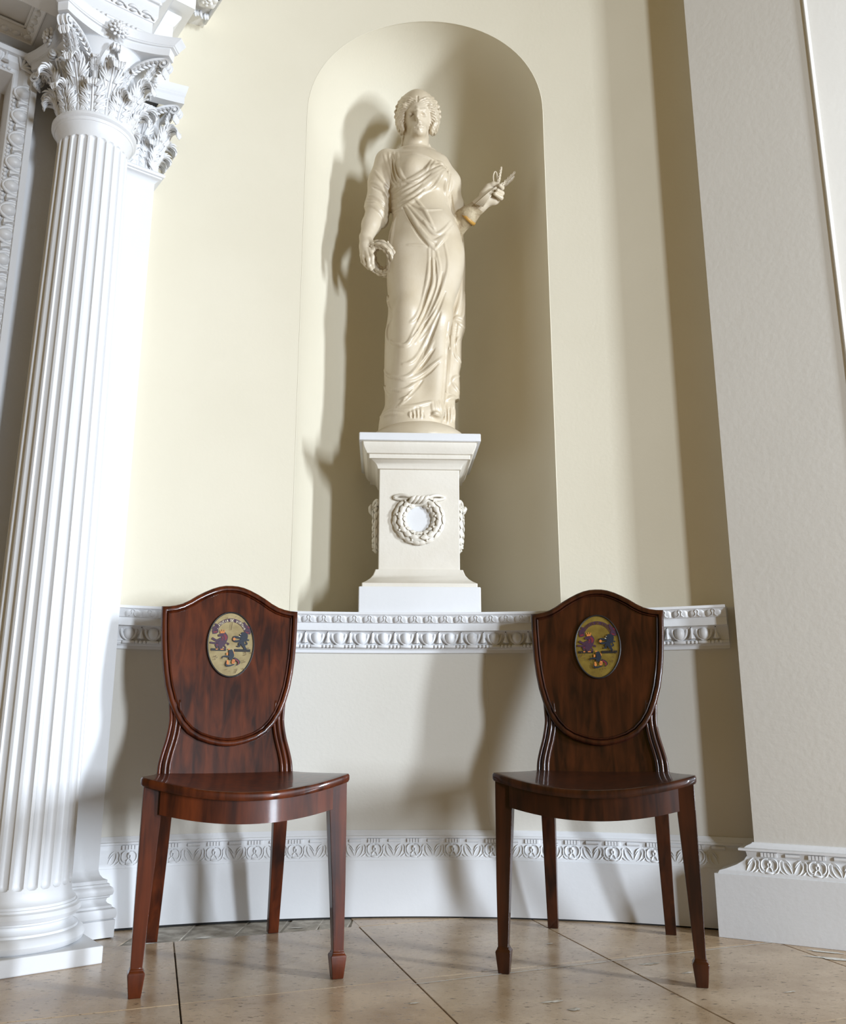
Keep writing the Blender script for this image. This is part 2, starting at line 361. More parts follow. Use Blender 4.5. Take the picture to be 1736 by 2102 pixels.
# ---- pier on the right, with its skirting
PA = Vector((.922, 2.590, 0)); PU = Vector((.8745, -.485, 0)); PN = Vector((-.485, -.8745, 0))
def pier(a, b, z): q = PA + PU * a + PN * b; return (q.x, q.y, z)
EDGE = .372
mb = MB()
plan = [(-.0, -.5), (0, 0), (EDGE, 0), (EDGE + .012, -.012), (EDGE + .60, -.16), (EDGE + .60, -.8)]
for (a0, b0), (a1, b1) in zip(plan, plan[1:]): mb.add([pier(a0, b0, 0), pier(a1, b1, 0), pier(a1, b1, TOP), pier(a0, b0, TOP)], [(0, 1, 2, 3)])
wall_right = mb.obj('wall_right', M['pier'], smooth=False); tag(wall_right, kind='structure')
mb = MB(); mb.tube([pier(EDGE + .003, .001, 0.25), pier(EDGE + .003, .001, TOP)], .004, 6); mb.obj('corner_bead', M['pier'], wall_right)
PP = [(d * 1.12, z) for d, z in BP if z > .01] + [(.038, 0), (-.02, 0)]
def pier_ring(d):    # plan of the skirting at projection d: returns left, corner, right
    e = .106 * (max(d, 0) / .038) ** 1.5 if d > 0 else d
    return [(-e, -.35), (-e, d), (EDGE + .3, d)]
mb = MB(); mb.grid([[pier(*pier_ring(d)[i], z) for d, z in PP] for i in range(3)])
base_right = mb.obj('baseboard_right', M['white'], smooth=35); tag(base_right, kind='structure')
def on_pier(name, me, a, b, z, sc=1.0):
    o = link(name, me, base_right, M['white']); o.location = pier(a, b, z); o.rotation_euler = (0, 0, math.atan2(PU.y, PU.x)); o.scale = (sc, sc, 1); return o
for k in range(5):
    a = .038 + k * .1215
    on_pier('acanthus_scroll', sc_, a, .0125, .190)
    for q in (-2, -1, 0, 1, 2): on_pier('bead', bb, a + q * .0088, .0145, .2175)
    on_pier('reel', rl, a + .0608, .014, .2175)

# ---- floor of limestone slabs
AD = (.958, .287); BD = (-.351, .936)
def lat(a, b):    # solve a = p.AD, b = p.BD
    det = AD[0] * BD[1] - AD[1] * BD[0]
    return ((a * BD[1] - AD[1] * b) / det, (AD[0] * b - BD[0] * a) / det)
mb = MB(); mb.add([(-4.5, -4, -.006), (4.5, -4, -.006), (4.5, 3.6, -.006), (-4.5, 3.6, -.006)], [(0, 1, 2, 3)])
floor = mb.obj('floor', M['joint'], smooth=False); tag(floor, kind='structure')
# floor border stones run along the left part of the curved wall (rough grey rubble), slabs elsewhere
def slab(poly, m, top=0.0, name='stone_slab', bev=.0009):
    n = len(poly); c = (sum(p[0] for p in poly) / n, sum(p[1] for p in poly) / n)
    def inn(p, e):
        d = math.hypot(p[0] - c[0], p[1] - c[1]) or 1; return (p[0] + (c[0] - p[0]) * e / d, p[1] + (c[1] - p[1]) * e / d)
    v = [(*p, -.02) for p in poly] + [(*p, top - bev) for p in poly] + [(*inn(p, bev * 1.3), top) for p in poly]
    f = [tuple(range(2 * n, 3 * n))]
    for i in range(n):
        j = (i + 1) % n; f += [(i, j, n + j, n + i), (n + i, n + j, 2 * n + j, 2 * n + i)]
    o = obj(name, v, f, m, floor, smooth=False); return o
rnd = random.Random(3)
for i in range(-7, 8):
    a0, a1 = .093 + .515 * i, .093 + .515 * (i + 1)
    for j in range(-9, 2):
        b0, b1 = 2.067 + .557 * j, 2.067 + .557 * (j + 1)
        if i in (-1, 0) and j == 0: b1 = 2.628
        off = rnd.choice((-.004, -.001, .002, .004)) if i < 0 else 0.0; g = .0019; h_ = .0008
        P = [lat(a0 + g, b0 + h_ + off), lat(a1 - g, b0 + h_ + off), lat(a1 - g, b1 - h_ + off), lat(a0 + g, b1 - h_ + off)]
        cx, cy = sum(p[0] for p in P) / 4, sum(p[1] for p in P) / 4
        if not (-3.9 < cx < 3.9 and -3.4 < cy < 3.25): continue
        if i == 0 and j == 1: continue
        if i <= -1 and j == 1: continue
        slab(P, STONES[(i * 2 + j * 5) % 3], rnd.uniform(-.0006, .0002))
# infill strip of small rough stones against the wall
mb = MB(); mb.add([(-1.1, 2.28, -.0045), (-.2, 2.62, -.0045), (-.2, 2.9, -.0045), (-1.1, 2.9, -.0045)], [(0, 1, 2, 3)]); mb.obj('mortar_bed', M['mortar_grey'], floor, smooth=False)
br = [-.96, -.80, -.655, -.52, -.40, -.30, -.215]
for k in range(len(br) - 1):
    x0, x1 = br[k] + .0015, br[k + 1] - .0015
    def fl(x): return (x, (2.630 + .351 * x) / .936 + .004)
    jit = [rnd.uniform(-.012, .012) for _ in range(2)]
    P = [fl(x0), fl((x0 + x1) / 2), fl(x1), (x1 + jit[0], wall_y(x1) - .01), (x0 + jit[1], wall_y(x0) - .01)]
    slab(P, M['rubble'] if k not in (0,) else STONES[0], rnd.uniform(-.004, -.001), 'rubble_stone', .004)
P = [lat(.610, 2.632), lat(1.12, 2.632), lat(1.12, 3.1), lat(.610, 3.1)]
slab([(-.207, 2.722), (.0, 2.795), (.13, 2.85), (.10, 2.92), (-.21, 2.92)], STONES[2], -.001)
slab([(.0 + .006, 2.793 - .001), lat(1.117, 2.632), (.345, 2.93), (.11, 2.93), (.137, 2.852)], STONES[0], -.0008)
# pale mortar lines and patches
def strip(p, q, w, z=.0006, m='mortar', name='mortar_line'):
    p, q = Vector((*p, z)), Vector((*q, z)); n = 26; d = (q - p).normalized(); s_ = Vector((-d.y, d.x, 0)); L = []; R_ = []
    for k in range(n + 1):
        c = p + (q - p) * k / n; a = w * rnd.uniform(.5, 1.15); b = w * rnd.uniform(.5, 1.15); L.append(tuple(c + s_ * a)); R_.append(tuple(c - s_ * b))
    m_ = MB(); m_.grid([L, R_]); return m_.obj(name, M[m], floor, smooth=False)
strip((-.02, 2.158), (.449, 2.350), .0022); strip((.455, 2.353), (.93, 2.543), .0020)
def patch(c, rx, ry, rot, n=17, m='mortar', name='mortar_patch', z=.0008):
    m_ = MB(); vs_ = []
    for k in range(n):
        a = 2 * PI * k / n; r = rnd.uniform(.45, 1.1); x, y = rx * r * math.cos(a), ry * r * math.sin(a)
        vs_.append((c[0] + x * math.cos(rot) - y * math.sin(rot), c[1] + x * math.sin(rot) + y * math.cos(rot), z))
    m_.add(vs_ + [(c[0], c[1], z + .001)], [(k, (k + 1) % n, n) for k in range(n)]); return m_.obj(name, M[m], floor, smooth=False)
patch((1.02, 2.375), .075, .012, -.45); patch((1.035, 2.44), .06, .010, -.5); patch((1.10, 2.33), .05, .02, -.2)
for c, rx, ry in (((.335, 2.53), .012, .004), ((-.02, 2.02), .016, .006), ((.55, 2.33), .03, .010), ((.62, 2.25), .02, .006), ((.27, 2.03), .03, .008), ((.31, 1.98), .02, .01), ((.80, 2.10), .02, .005), ((-.735, 2.53), .03, .006), ((-.60, 2.60), .028, .008), ((-.36, 2.72), .03, .007)):
    patch(c, rx, ry, .35, m='mortar' if c[0] < -.3 else 'rubble', name='stone_chip')

# ================================================================ LEFT SIDE: wall, doorway, column, pilaster, entablature
ANG = math.radians(37)
LU = Vector((math.cos(ANG), math.sin(ANG), 0)); LN = Vector((math.sin(ANG), -math.cos(ANG), 0))
def L(u, n, z): return (LU.x * u + LN.x * n, LU.y * u + LN.y * n, z)
def lbox(mb, u0, u1, n0, n1, z0, z1):
    return mb.add([L(u0, n0, z0), L(u1, n0, z0), L(u1, n1, z0), L(u0, n1, z0), L(u0, n0, z1), L(u1, n0, z1), L(u1, n1, z1), L(u0, n1, z1)],
                  [(0, 1, 2, 3), (4, 5, 6, 7), (0, 1, 5, 4), (1, 2, 6, 5), (2, 3, 7, 6), (3, 0, 4, 7)])
WN = -2.72                      # plane of the left wall
DU = .395                       # right edge of the door opening
DZ = 2.585                      # head of the door opening
mb = MB()
for (u0, u1, z0, z1) in ((DU, .90, 0, TOP), (-.75, DU, DZ, TOP), (-2.6, -.75, 0, TOP)):
    mb.add([L(u0, WN, z0), L(u1, WN, z0), L(u1, WN, z1), L(u0, WN, z1)], [(0, 1, 2, 3)])
mb.add([L(DU, WN, 0), L(DU, WN - .12, 0), L(DU, WN - .12, DZ), L(DU, WN, DZ)], [(0, 1, 2, 3)])
mb.add([L(DU, WN, DZ), L(DU, WN - .12, DZ), L(-.75, WN - .12, DZ), L(-.75, WN, DZ)], [(0, 1, 2, 3)])
mb.add([L(-.75, WN, 0), L(-.75, WN - .12, 0), L(-.75, WN - .12, DZ), L(-.75, WN, DZ)], [(0, 1, 2, 3)])
wall_left = mb.obj('wall_left', M['white'], smooth=False); tag(wall_left, kind='structure')
mb = MB(); lbox(mb, -.76, DU + .01, WN - .14, WN - .10, 0, DZ + .01)
door = mb.obj('door_1', M['door'], smooth=False); tag(door, kind='structure')
# architrave round the door: fillet, egg band, bead band
AP = [(0.0, 0.0), (.0, .020), (.004, .024), (.010, .022), (.016, .022), (.018, .026), (.030, .038), (.050, .040), (.052, .052), (.070, .052), (.072, .0), ]
def arch_pt(a, e, i):   # i: 0 bottom right, 1 top right, 2 top left
    return [L(DU + a, WN + e, 0), L(DU + a, WN + e, DZ + a), L(-.75 - a, WN + e, DZ + a)][i]
mb = MB(); mb.grid([[arch_pt(a, e, i) for a, e in AP] for i in range(3)])
archi = mb.obj('door_architrave', M['white'], door, smooth=35)
def on_left(name, me, u, n, z, parent, m, rot=0.0, sc=1.0):
    o = link(name, me, parent, m); o.location = L(u, n, z); o.rotation_euler = (Matrix.Rotation(ANG, 3, 'Z') @ Matrix.Rotation(rot, 3, 'Y')).to_euler(); o.scale = (sc, sc, sc); return o
eg2, sh2, da2 = egg_mesh(.0200, .0210, .020), shell_mesh(.0262, .0215, .0038), dart_mesh(.013, .017, .010)
eg2.name = 'door_egg'; be2, re2 = bead_mesh(.0068), reel_mesh(.0185, .0065)
for k in range(12):
    z = 2.515 - k * .083
    on_left('egg', eg2, DU + .034, WN + .034, z, archi, M['white'], PI / 2)
    on_left('egg_shell', sh2, DU + .034, WN + .036, z, archi, M['white'], PI / 2)
    on_left('dart', da2, DU + .036, WN + .038, z - .0415, archi, M['white'], PI / 2)
    on_left('drill_hole', dot, DU + .046, WN + .044, z - .0415, archi, M['dark'])
    on_left('reel', re2, DU + .0115, WN + .025, z, archi, M['white'], PI / 2)
    for q in (-.0145, 0, .0145): on_left('bead', be2, DU + .0115, WN + .025, z - .0415 + q, archi, M['white'])
for k in range(3):
    u = DU - .07 - k * .083
    on_left('egg', eg2, u, WN + .034, DZ + .034, archi, M['white'])
    on_left('egg_shell', sh2, u, WN + .036, DZ + .034, archi, M['white'])
    on_left('dart', da2, u + .0415, WN + .038, DZ + .036, archi, M['white'])
    on_left('reel', re2, u, WN + .025, DZ + .0115, archi, M['white'])
    for q in (-.0145, 0, .0145): on_left('bead', be2, u + .0415 + q, WN + .025, DZ + .0115, archi, M['white'])
# corner leaf of the architrave
def leaf_spray(r):
    m_ = MB()
    for a in (-60, -30, 0, 30, 60):
        q = math.radians(a); m_.tube([(r * s * math.sin(q), -.004 - .006 * math.sin(PI * s), r * s * math.cos(q)) for s in [i / 6 for i in range(7)]], [.002, .0035, .0045, .005, .0045, .003, .001], 6)
    return m_.mesh('corner_leaf')
on_left('corner_leaf', leaf_spray(.045), DU + .018, WN + .036, DZ + .018, archi, M['white'], PI / 4)

# ---------------- acanthus leaf, shared by both capitals (local: base at origin, z up, -y outward)
def acanthus(name, H, W, curl, lean, nl=5):
    """sheet that climbs the bell and rolls over at the tip, with a stem and fanned, pointed leaflets carved on it"""
    m_ = MB()
    def spine(u):
        if u < .66: q = u / .66; return np.array([-(lean * q ** 2.2), H * q * .94])
        q = (u - .66) / .34; a = q * PI * 1.15
        return np.array([-(lean + curl * (1 - math.cos(a)) * .9), H * .94 + curl * .95 * math.sin(a)])
    def S(u, v, e=0.0):
        u = min(1, max(0, u)); p = spine(u); ta = spine(min(1, u + .01)) - spine(max(0, u - .01)); ta = ta / (np.linalg.norm(ta) + 1e-9); no = np.array([-ta[1], ta[0]])
        wid = W * (.78 + .30 * math.sin(PI * min(1, u * 1.1))) * (1 if u < .66 else 1 - .45 * ((u - .66) / .34) ** 1.6)
        d = -.34 * wid * abs(v) ** 2 + .10 * wid * (abs(v) ** .5) + e
        return (wid * v, p[0] + no[0] * d, p[1] + no[1] * d)
    nu, nv = 26, 8
    rows = []
    for i in range(nu + 1):
        u = i / nu; lob = .60 + .16 * abs(math.sin(u * nl * PI)) 
        rows.append([S(u, lob * (-1 + 2 * j / nv)) for j in range(nv + 1)])
    m_.grid(rows)
    # stem
    m_.tube([S(i / 12 * .97, 0, .001) for i in range(13)], [W * .12 * (1 - .45 * i / 12) for i in range(13)], 6)
    for s in (-1, 1):
        m_.tube([S(i / 9 * .80, s * .17, .0005) for i in range(10)], [W * .055 * (1 - .5 * i / 9) for i in range(10)], 5)
        for k in range(nl):
            u0 = .02 + k / nl * .86
            for f, (du, vv, r) in enumerate(((.05, .98, .085), (.125, 1.04, .095), (.195, .92, .085), (.235, .66, .075))):
                pts = [S(u0 + du * q + .05 * q * q, s * (.12 + (vv - .12) * q ** .9), .0012 + W * .05 * math.sin(PI * q)) for q in (0, .2, .4, .6, .8, 1)]
                m_.tube(pts, [W * r * w_ for w_ in (.45, .85, 1.15, 1.2, .9, .2)], 6)
    for v in (-.5, -.2, .2, .5):
        m_.tube([S(u_, v * (1.1 if u_ < .95 else 1.2), .001) for u_ in (.84, .9, .95, 1.0)], [W * .06, W * .11, W * .12, W * .05], 6)
    return m_.mesh(name)
def solid(o, t):
    md = o.modifiers.new('thick', 'SOLIDIFY'); md.thickness = t; md.offset = -1
def volute_mesh(name, s, th0, R0, z0, R1, z1, turns=1.4, width=.0075, s0=.018, leafy=True):
    """scroll springing from a stalk beside the corner axis, sweeping out and curling under the corner; axis z, corner along +x"""
    pts = []
    for i in range(24):
        q = i / 23; a = q * PI / 2; th = s * (th0 * (1 - q) ** 1.3 + .030)
        r = R0 + (R1 - R0) * (1 - math.cos(a)); z = z0 + (z1 - z0) * math.sin(a)
        pts.append((r * math.cos(th), r * math.sin(th), z))
    cx, cy, cz = R1, s * R1 * .030, z1 - s0
    for i in range(1, 40):
        a = i / 39 * turns * 2 * PI; r = s0 * (1 - .78 * i / 39)
        pts.append((cx + r * math.sin(a), cy + s * .006 * i / 39, cz + r * math.cos(a)))
    P = [Vector(p) for p in pts]; n_ = len(P); m_ = MB(); rows = []; th = .0036
    for i, p in enumerate(P):
        t = (P[min(i + 1, n_ - 1)] - P[max(i - 1, 0)]).normalized()
        lat = Vector((0, 1, 0)) if i > 16 else Vector((0, 0, 1)).cross(Vector((p.x, p.y, 0))).normalized()
        lat = (lat - t * lat.dot(t)).normalized(); no = t.cross(lat).normalized(); w_ = width * (.5 + .5 * min(1, i / 14)) * (1 - .25 * max(0, (i - 24) / 39))
        rows.append([tuple(p + no * a + lat * (b * w_)) for a, b in ((th, -1), (th, -.70), (th * .1, -.55), (th * .1, .55), (th, .70), (th, 1), (-th, 1), (-th, -1))])
    m_.grid(rows, closed_u=True); m_.f.append(tuple(range(8))); m_.f.append(tuple(range(len(m_.v) - 8, len(m_.v))))
    m_.tube([(cx, cy - s * .002, cz), (cx, cy + s * width * 1.5, cz)], s0 * .28, 10); m_.ell((cx, cy + s * width * 1.5, cz), (s0 * .3, s0 * .22, s0 * .3), 8, 6)
    if leafy:      # serrated leaf that clothes the underside of the scroll
        for i in range(3, 23, 2):
            p = P[i]; t = (P[i + 1] - P[i - 1]).normalized(); lat = Vector((0, 0, 1)).cross(Vector((p.x, p.y, 0))).normalized(); no = t.cross(lat).normalized()
            if no.z > 0: no = -no
            for q in (-1, 1):
                m_.tube([tuple(p + no * .004 + lat * (q * width * .2)), tuple(p + no * .011 + lat * (q * width * .8) + t * .004), tuple(p + no * .015 + lat * (q * width * 1.2) + t * .010)], [.004, .0048, .0015], 6)
        for q in (-1, 1):  # drop leaf under the eye
            m_.tube([(cx + .003, cy + q * .003, cz - s0 * .9), (cx + .001, cy + q * .006, cz - s0 * 1.5), (cx - .004, cy + q * .004, cz - s0 * 2.0)], [.005, .0065, .003], 6)
    return m_.mesh(name, 50)
def abacus(b, z0, z1, back=None):
    """concave sided abacus in local u,n: list of rings"""
    m_ = MB(); pr = [(0, -.016), (.0, -.014), (.46, -.012), (.47, -.004), (.56, -.004), (.57, -.001), (.68, .002), (.84, .010), (.93, .014), (1, .014)]
    P = []
    c = .024
    for k in range(4):
        a0 = PI / 4 + k * PI / 2
        for s in range(13):
            q = s / 12
            p0 = np.array([b * math.sqrt(2) * math.cos(a0), b * math.sqrt(2) * math.sin(a0)]); p1 = np.array([b * math.sqrt(2) * math.cos(a0 + PI / 2), b * math.sqrt(2) * math.sin(a0 + PI / 2)])
            d = (p1 - p0) / np.linalg.norm(p1 - p0); p0 = p0 + d * c; p1 = p1 - d * c
            mid = (p0 + p1) / 2; inw = -mid / np.linalg.norm(mid)
            P.append(p0 + (p1 - p0) * q + inw * .052 * (b / .19) * math.sin(PI * q) ** .9)
    rows = [[(p[0] * (1 + e / b), p[1] * (1 + e / b), z0 + (z1 - z0) * h) for p in P] for h, e in pr]
    m_.grid(rows, closed_u=True); n = len(P)
    m_.f.append(tuple(range(n))); m_.f.append(tuple(range(len(m_.v) - n, len(m_.v))))
    return m_
def fleuron_mesh(r):
    m_ = MB()
    for ring, (rr, zz, n) in enumerate(((1.0, 0, 12), (.72, .3, 10), (.4, .5, 7))):
        for k in range(n):
            a = 2 * PI * (k + ring * .5) / n
            m_.tube([(rr * r * s * math.cos(a), -r * (.25 + zz) - r * .25 * s * s + r * .1 * s, rr * r * s * math.sin(a)) for s in (0, .3, .6, .85, 1)], [r * .08, r * .15, r * .19, r * .15, r * .05], 6)
    m_.ell((0, -r * .8, 0), (r * .22, r * .18, r * .22), 8, 6)
    return m_.mesh('fleuron')
CAPZ, ABZ0, ABZ1 = 2.335, 2.600, 2.655
leafA = acanthus('acanthus_low', .082, .038, .020, .020); leafB = acanthus('acanthus_high', .150, .038, .025, .036)
leafC = acanthus('acanthus_small', .066, .016, .009, .030)
VOL = {s_: volute_mesh('corner_volute', s_, .42, .112, .132, .214, .246) for s_ in (-1, 1)}
HEL = {s_: volute_mesh('inner_helix', s_, .40, .112, .132, .146, .232, s0=.011, width=.006, leafy=False) for s_ in (-1, 1)}
flr = fleuron_mesh(.031)
def capital(parent, cu, cn, zoff, full=True, rot=0.0, half=None):
    """Corinthian capital; axis at (cu,cn) in the left frame; parts go under `parent`, positions local to it"""
    cap = empty('capital', (0, 0, 0)); cap.parent = parent
    z0 = CAPZ + zoff
    return cap, z0

# ---------------- free standing column
CU_, CN_ = .6125, -2.501
colm = empty('column', L(CU_, CN_, 0), ANG); tag(colm, 'white fluted column with a leafy Corinthian capital, on a square plinth', 'column')
mb = MB(); mb.box(-.168, .168, -.168, .168, 0, .040); pl = mb.obj('plinth', M['white'], colm, smooth=False)
bv = pl.modifiers.new('b', 'BEVEL'); bv.width = .003; bv.segments = 2
mb = MB()
mb.lathe([(0, .04), (.150, .04), (.160, .046), (.1645, .057), (.160, .069), (.150, .0755), (.146, .0755), (.146, .081), (.138, .084), (.132, .091), (.132, .097), (.137, .1015), (.140, .1015), (.140, .105), (.146, .107), (.151, .1165), (.147, .1265), (.140, .130), (.140, .1355), (.136, .136), (.136, .142), (.130, .146), (.126, .154), (.1242, .166), (.1240, .17), (0, .17)], 72)
mb.obj('attic_base', M['white'], colm, smooth=40)
# fluted shaft
NF, RB, RT, SZ0, SZ1 = 24, .1238, .1015, .166, 2.312
fz0, fz1 = .1765, 2.268
per = 14; hw = .385; rows = []
zs = [SZ0] + [fz0 + .016 * (1 - math.cos(PI / 2 * k / 6)) for k in range(7)] + [fz0 + .016 + (fz1 - fz0 - .032) * k / 24 for k in range(1, 24)] + [fz1 - .016 * (1 - math.sin(PI / 2 * k / 6)) for k in range(7)] + [2.280, 2.292, 2.303, 2.312]
for z in zs:
    q = (z - SZ0) / (SZ1 - SZ0); R_ = RB - (RB - RT) * (q ** 1.35)
    if z > fz1 + .002: R_ += .012 * ((z - fz1) / (SZ1 - fz1)) ** 2.2
    wf = R_ * 2 * PI / NF * hw; e = min(z - fz0, fz1 - z); row = []
    for f in range(NF):
        for s in range(per):
            x = -1 + 2 * s / (per - 1); x = x / (2 * hw) if s in (0, per - 1) else x * 1.0 * (per - 1) / (per - 3)
            th = 2 * PI / NF * (f + .5 * (x * 2 * hw if abs(x) <= 1.0001 else math.copysign(1, x)))
            dep = 0
            if abs(x) < 1 and e > 0:
                c = max(0, (wf - e) / wf); dep = wf * .80 * math.sqrt(max(0, 1 - x * x - c * c))
            row.append(((R_ - dep) * math.cos(th), (R_ - dep) * math.sin(th), z))
    rows.append(row)
mb = MB(); mb.grid(rows, closed_u=True); mb.obj('shaft', M['white'], colm, smooth=38)
mb = MB(); mb.lathe([(.09, 2.308), (.114, 2.310), (.116, 2.314), (.116, 2.319), (.118, 2.320), (.1235, 2.3245), (.1235, 2.333), (.118, 2.3375), (.09, 2.3375)], 64); mb.obj('astragal', M['white'], colm, smooth=40)
cap = empty('capital'); cap.parent = colm
mb = MB(); mb.lathe([(.09, 2.33), (.100, 2.335), (.101, 2.42), (.106, 2.49), (.118, 2.55), (.132, 2.575), (.138, 2.582), (.132, 2.59), (0, 2.59)], 48); mb.obj('bell', M['white'], cap, smooth=40)
ab = abacus(.188, 2.588, 2.646); ab.obj('abacus', M['white'], cap, smooth=35)
def put(name, me, parent, r, ang, z, th=0.0, extra=0.0, yoff=0.0):
    o = link(name, me, parent, M['white']); o.location = (r * math.cos(ang) - yoff * math.sin(ang), r * math.sin(ang) + yoff * math.cos(ang), z)
    o.rotation_euler = (0, 0, ang + extra)
    if th: solid(o, th)
    return o
for k in range(8):
    a = k * PI / 4 + PI / 8
    put('acanthus_leaf', leafA, cap, .100, a, 2.334, 0, PI / 2)
    put('acanthus_leaf', leafB, cap, .1005, a + PI / 8, 2.334, 0, PI / 2)
for k in range(4):
    a = PI / 4 + k * PI / 2
    for s in (-1, 1):
        put('corner_volute', VOL[s], cap, .0, a, 2.334)
        put('inner_helix', HEL[s], cap, .0, a + PI / 4, 2.334)
        put('acanthus_leaf', leafC, cap, .108, a + s * .40, 2.440, .0, PI / 2)
        mbx = MB(); mbx.tube([(.104, 0, 2.41), (.108, 0, 2.445), (.114, 0, 2.475)], [.006, .0085, .012], 8)
        o = mbx.obj('cauliculus', M['white'], cap); o.rotation_euler = (0, 0, a + s * .40)
    put('acanthus_leaf', leafC, cap, .150, a, 2.492, 0, PI / 2)
    put('fleuron', flr, cap, .150, a + PI / 4, 2.612, 0, PI / 2)

# ---------------- pilaster behind the column
PC, PH = .724, .124; PF = -2.626
pil = empty('pilaster', (0, 0, 0)); tag(pil, 'plain white pilaster with leafy capital on the wall behind the fluted column', 'pilaster')
mb = MB(); lbox(mb, PC - PH, PC + PH, WN - .02, PF, .16, 2.345); mb.obj('shaft', M['white'], pil, smooth=False)
BR = [(.045, 0), (.046, .044), (.040, .046), (.046, .049), (.0485, .060), (.046, .072), (.040, .075), (.036, .075), (.036, .081), (.026, .086), (.022, .092), (.024, .099), (.030, .102), (.030, .106), (.036, .108), (.039, .117), (.036, .126), (.030, .130), (.028, .130), (.028, .136), (.022, .137), (.022, .146), (.012, .150), (.004, .160), (.0, .172)]
mb = MB(); mb.grid([[L(PC - PH - d, WN - .02, z) for d, z in BR], [L(PC - PH - d, PF + d * .72, z) for d, z in BR], [L(PC + PH + d, PF + d * .72, z) for d, z in BR], [L(PC + PH + d, WN - .02, z) for d, z in BR]])
mb.obj('attic_base', M['white'], pil, smooth=35)
AS = [(0, 2.330), (.004, 2.336), (.012, 2.343), (.018, 2.345), (.018, 2.350), (.024, 2.352), (.027, 2.358), (.024, 2.364), (.016, 2.368), (-.01, 2.368)]
mb = MB(); mb.grid([[L(PC - PH - d, WN - .02, z) for d, z in AS], [L(PC - PH - d, PF + d, z) for d, z in AS], [L(PC + PH + d, PF + d, z) for d, z in AS], [L(PC + PH + d, WN - .02, z) for d, z in AS]])
mb.obj('astragal', M['white'], pil, smooth=35)
pcap = empty('capital', L(PC, PF, 0), ANG); pcap.parent = pil
mb = MB(); mb.box(-PH + .002, PH - .002, -.004, .09, 2.36, 2.62); mb.obj('bell', M['white'], pcap, smooth=False)
mb = MB(); AB = [(-.03, 2.632), (.018, 2.632), (.018, 2.656), (.026, 2.662), (.026, 2.667), (.032, 2.672), (.044, 2.692), (-.03, 2.692)]
def pab(x):   # concave front
    return -.052 + .036 * math.cos(x / (PH + .06) * PI / 2) 
fr = [(-PH - .055 + (2 * PH + .11) * k / 14) for k in range(15)]
rows = [[(-PH - .03 - d * .0, .09, z) for d, z in AB]] + [[(x * (1 + d * 1.2), pab(x) - d * .7, z) for d, z in AB] for x in fr] + [[(PH + .055 + d * .2, .09, z) for d, z in AB]]
mb.grid(rows); mb.obj('abacus', M['white'], pcap, smooth=35)
def pputt(name, me, x, y, z, ang, th=0.0):
    o = link(name, me, pcap, M['white']); o.location = (x, y, z); o.rotation_euler = (0, 0, ang)
    if th: solid(o, th)
    return o
for x in (-.09, -.03, .03, .09): pputt('acanthus_leaf', leafA, x, -.004, 2.366, 0)
for x in (-.12, -.06, 0, .06, .116): pputt('acanthus_leaf', leafB, x, -.003, 2.366, 0 if abs(x) < .1 else math.copysign(PI / 4, x))
for y in (.03, .075):  # right flank of the capital
    pputt('acanthus_leaf', leafA, PH, y, 2.366, PI / 2)
pputt('acanthus_leaf', leafB, PH, .055, 2.366, PI / 2)
for s in (-1, 1):
    for q_ in (-1, 1): pputt('corner_volute', VOL[q_], s * .010, .100, 2.366, -PI / 4 if s > 0 else -3 * PI / 4)
    pputt('inner_helix', HEL[s], 0, .085, 2.366, -PI / 2)
    pputt('acanthus_leaf', leafC, s * .07, -.008, 2.505, s * .4)
    pputt('acanthus_leaf', leafC, s * .14, -.030, 2.54, s * .78)
pputt('fleuron', flr, 0, -.025, 2.665, 0)

# ---------------- entablature over the column bay
ent = empty('entablature', (0, 0, 0)); tag(ent, 'white moulded entablature resting on the column capital, with coffered soffit', 'entablature')
EF = CN_ + .128                       # front face above the column
EZ = 2.656
UE = CU_ + .108
# soffit with a recessed coffer
cu0, cu1, cn0, cn1 = -.9, .435, WN + .040, EF - .105
mb = MB()
EZ0 = EZ; EZ = EZ0 + .045
mb.add([L(-1.5, cn1 + .02, EZ0), L(UE, cn1 + .02, EZ0), L(UE, EF, EZ0), L(-1.5, EF, EZ0)], [(0, 1, 2, 3)]); mb.add([L(-1.5, cn1 + .02, EZ0), L(UE, cn1 + .02, EZ0), L(UE, cn1 + .02, EZ), L(-1.5, cn1 + .02, EZ)], [(0, 1, 2, 3)])
for (u0, u1, n0, n1) in ((-1.5, UE, cn1, cn1 + .02), (-1.5, UE, WN, cn0), (cu1, UE, cn0, cn1), (-1.5, cu0, cn0, cn1)):
    mb.add([L(u0, n0, EZ), L(u1, n0, EZ), L(u1, n1, EZ), L(u0, n1, EZ)], [(0, 1, 2, 3)])
mb.add([L(cu0, cn0, EZ + .04), L(cu1, cn0, EZ + .04), L(cu1, cn1, EZ + .04), L(cu0, cn1, EZ + .04)], [(0, 1, 2, 3)])
q = [(cu0, cn0), (cu1, cn0), (cu1, cn1), (cu0, cn1)]
for (a, b) in zip(q, q[1:] + q[:1]): mb.add([L(*a, EZ), L(*b, EZ), L(*b, EZ + .04), L(*a, EZ + .04)], [(0, 1, 2, 3)])
mb.obj('soffit', M['shade_white'], ent, smooth=False)
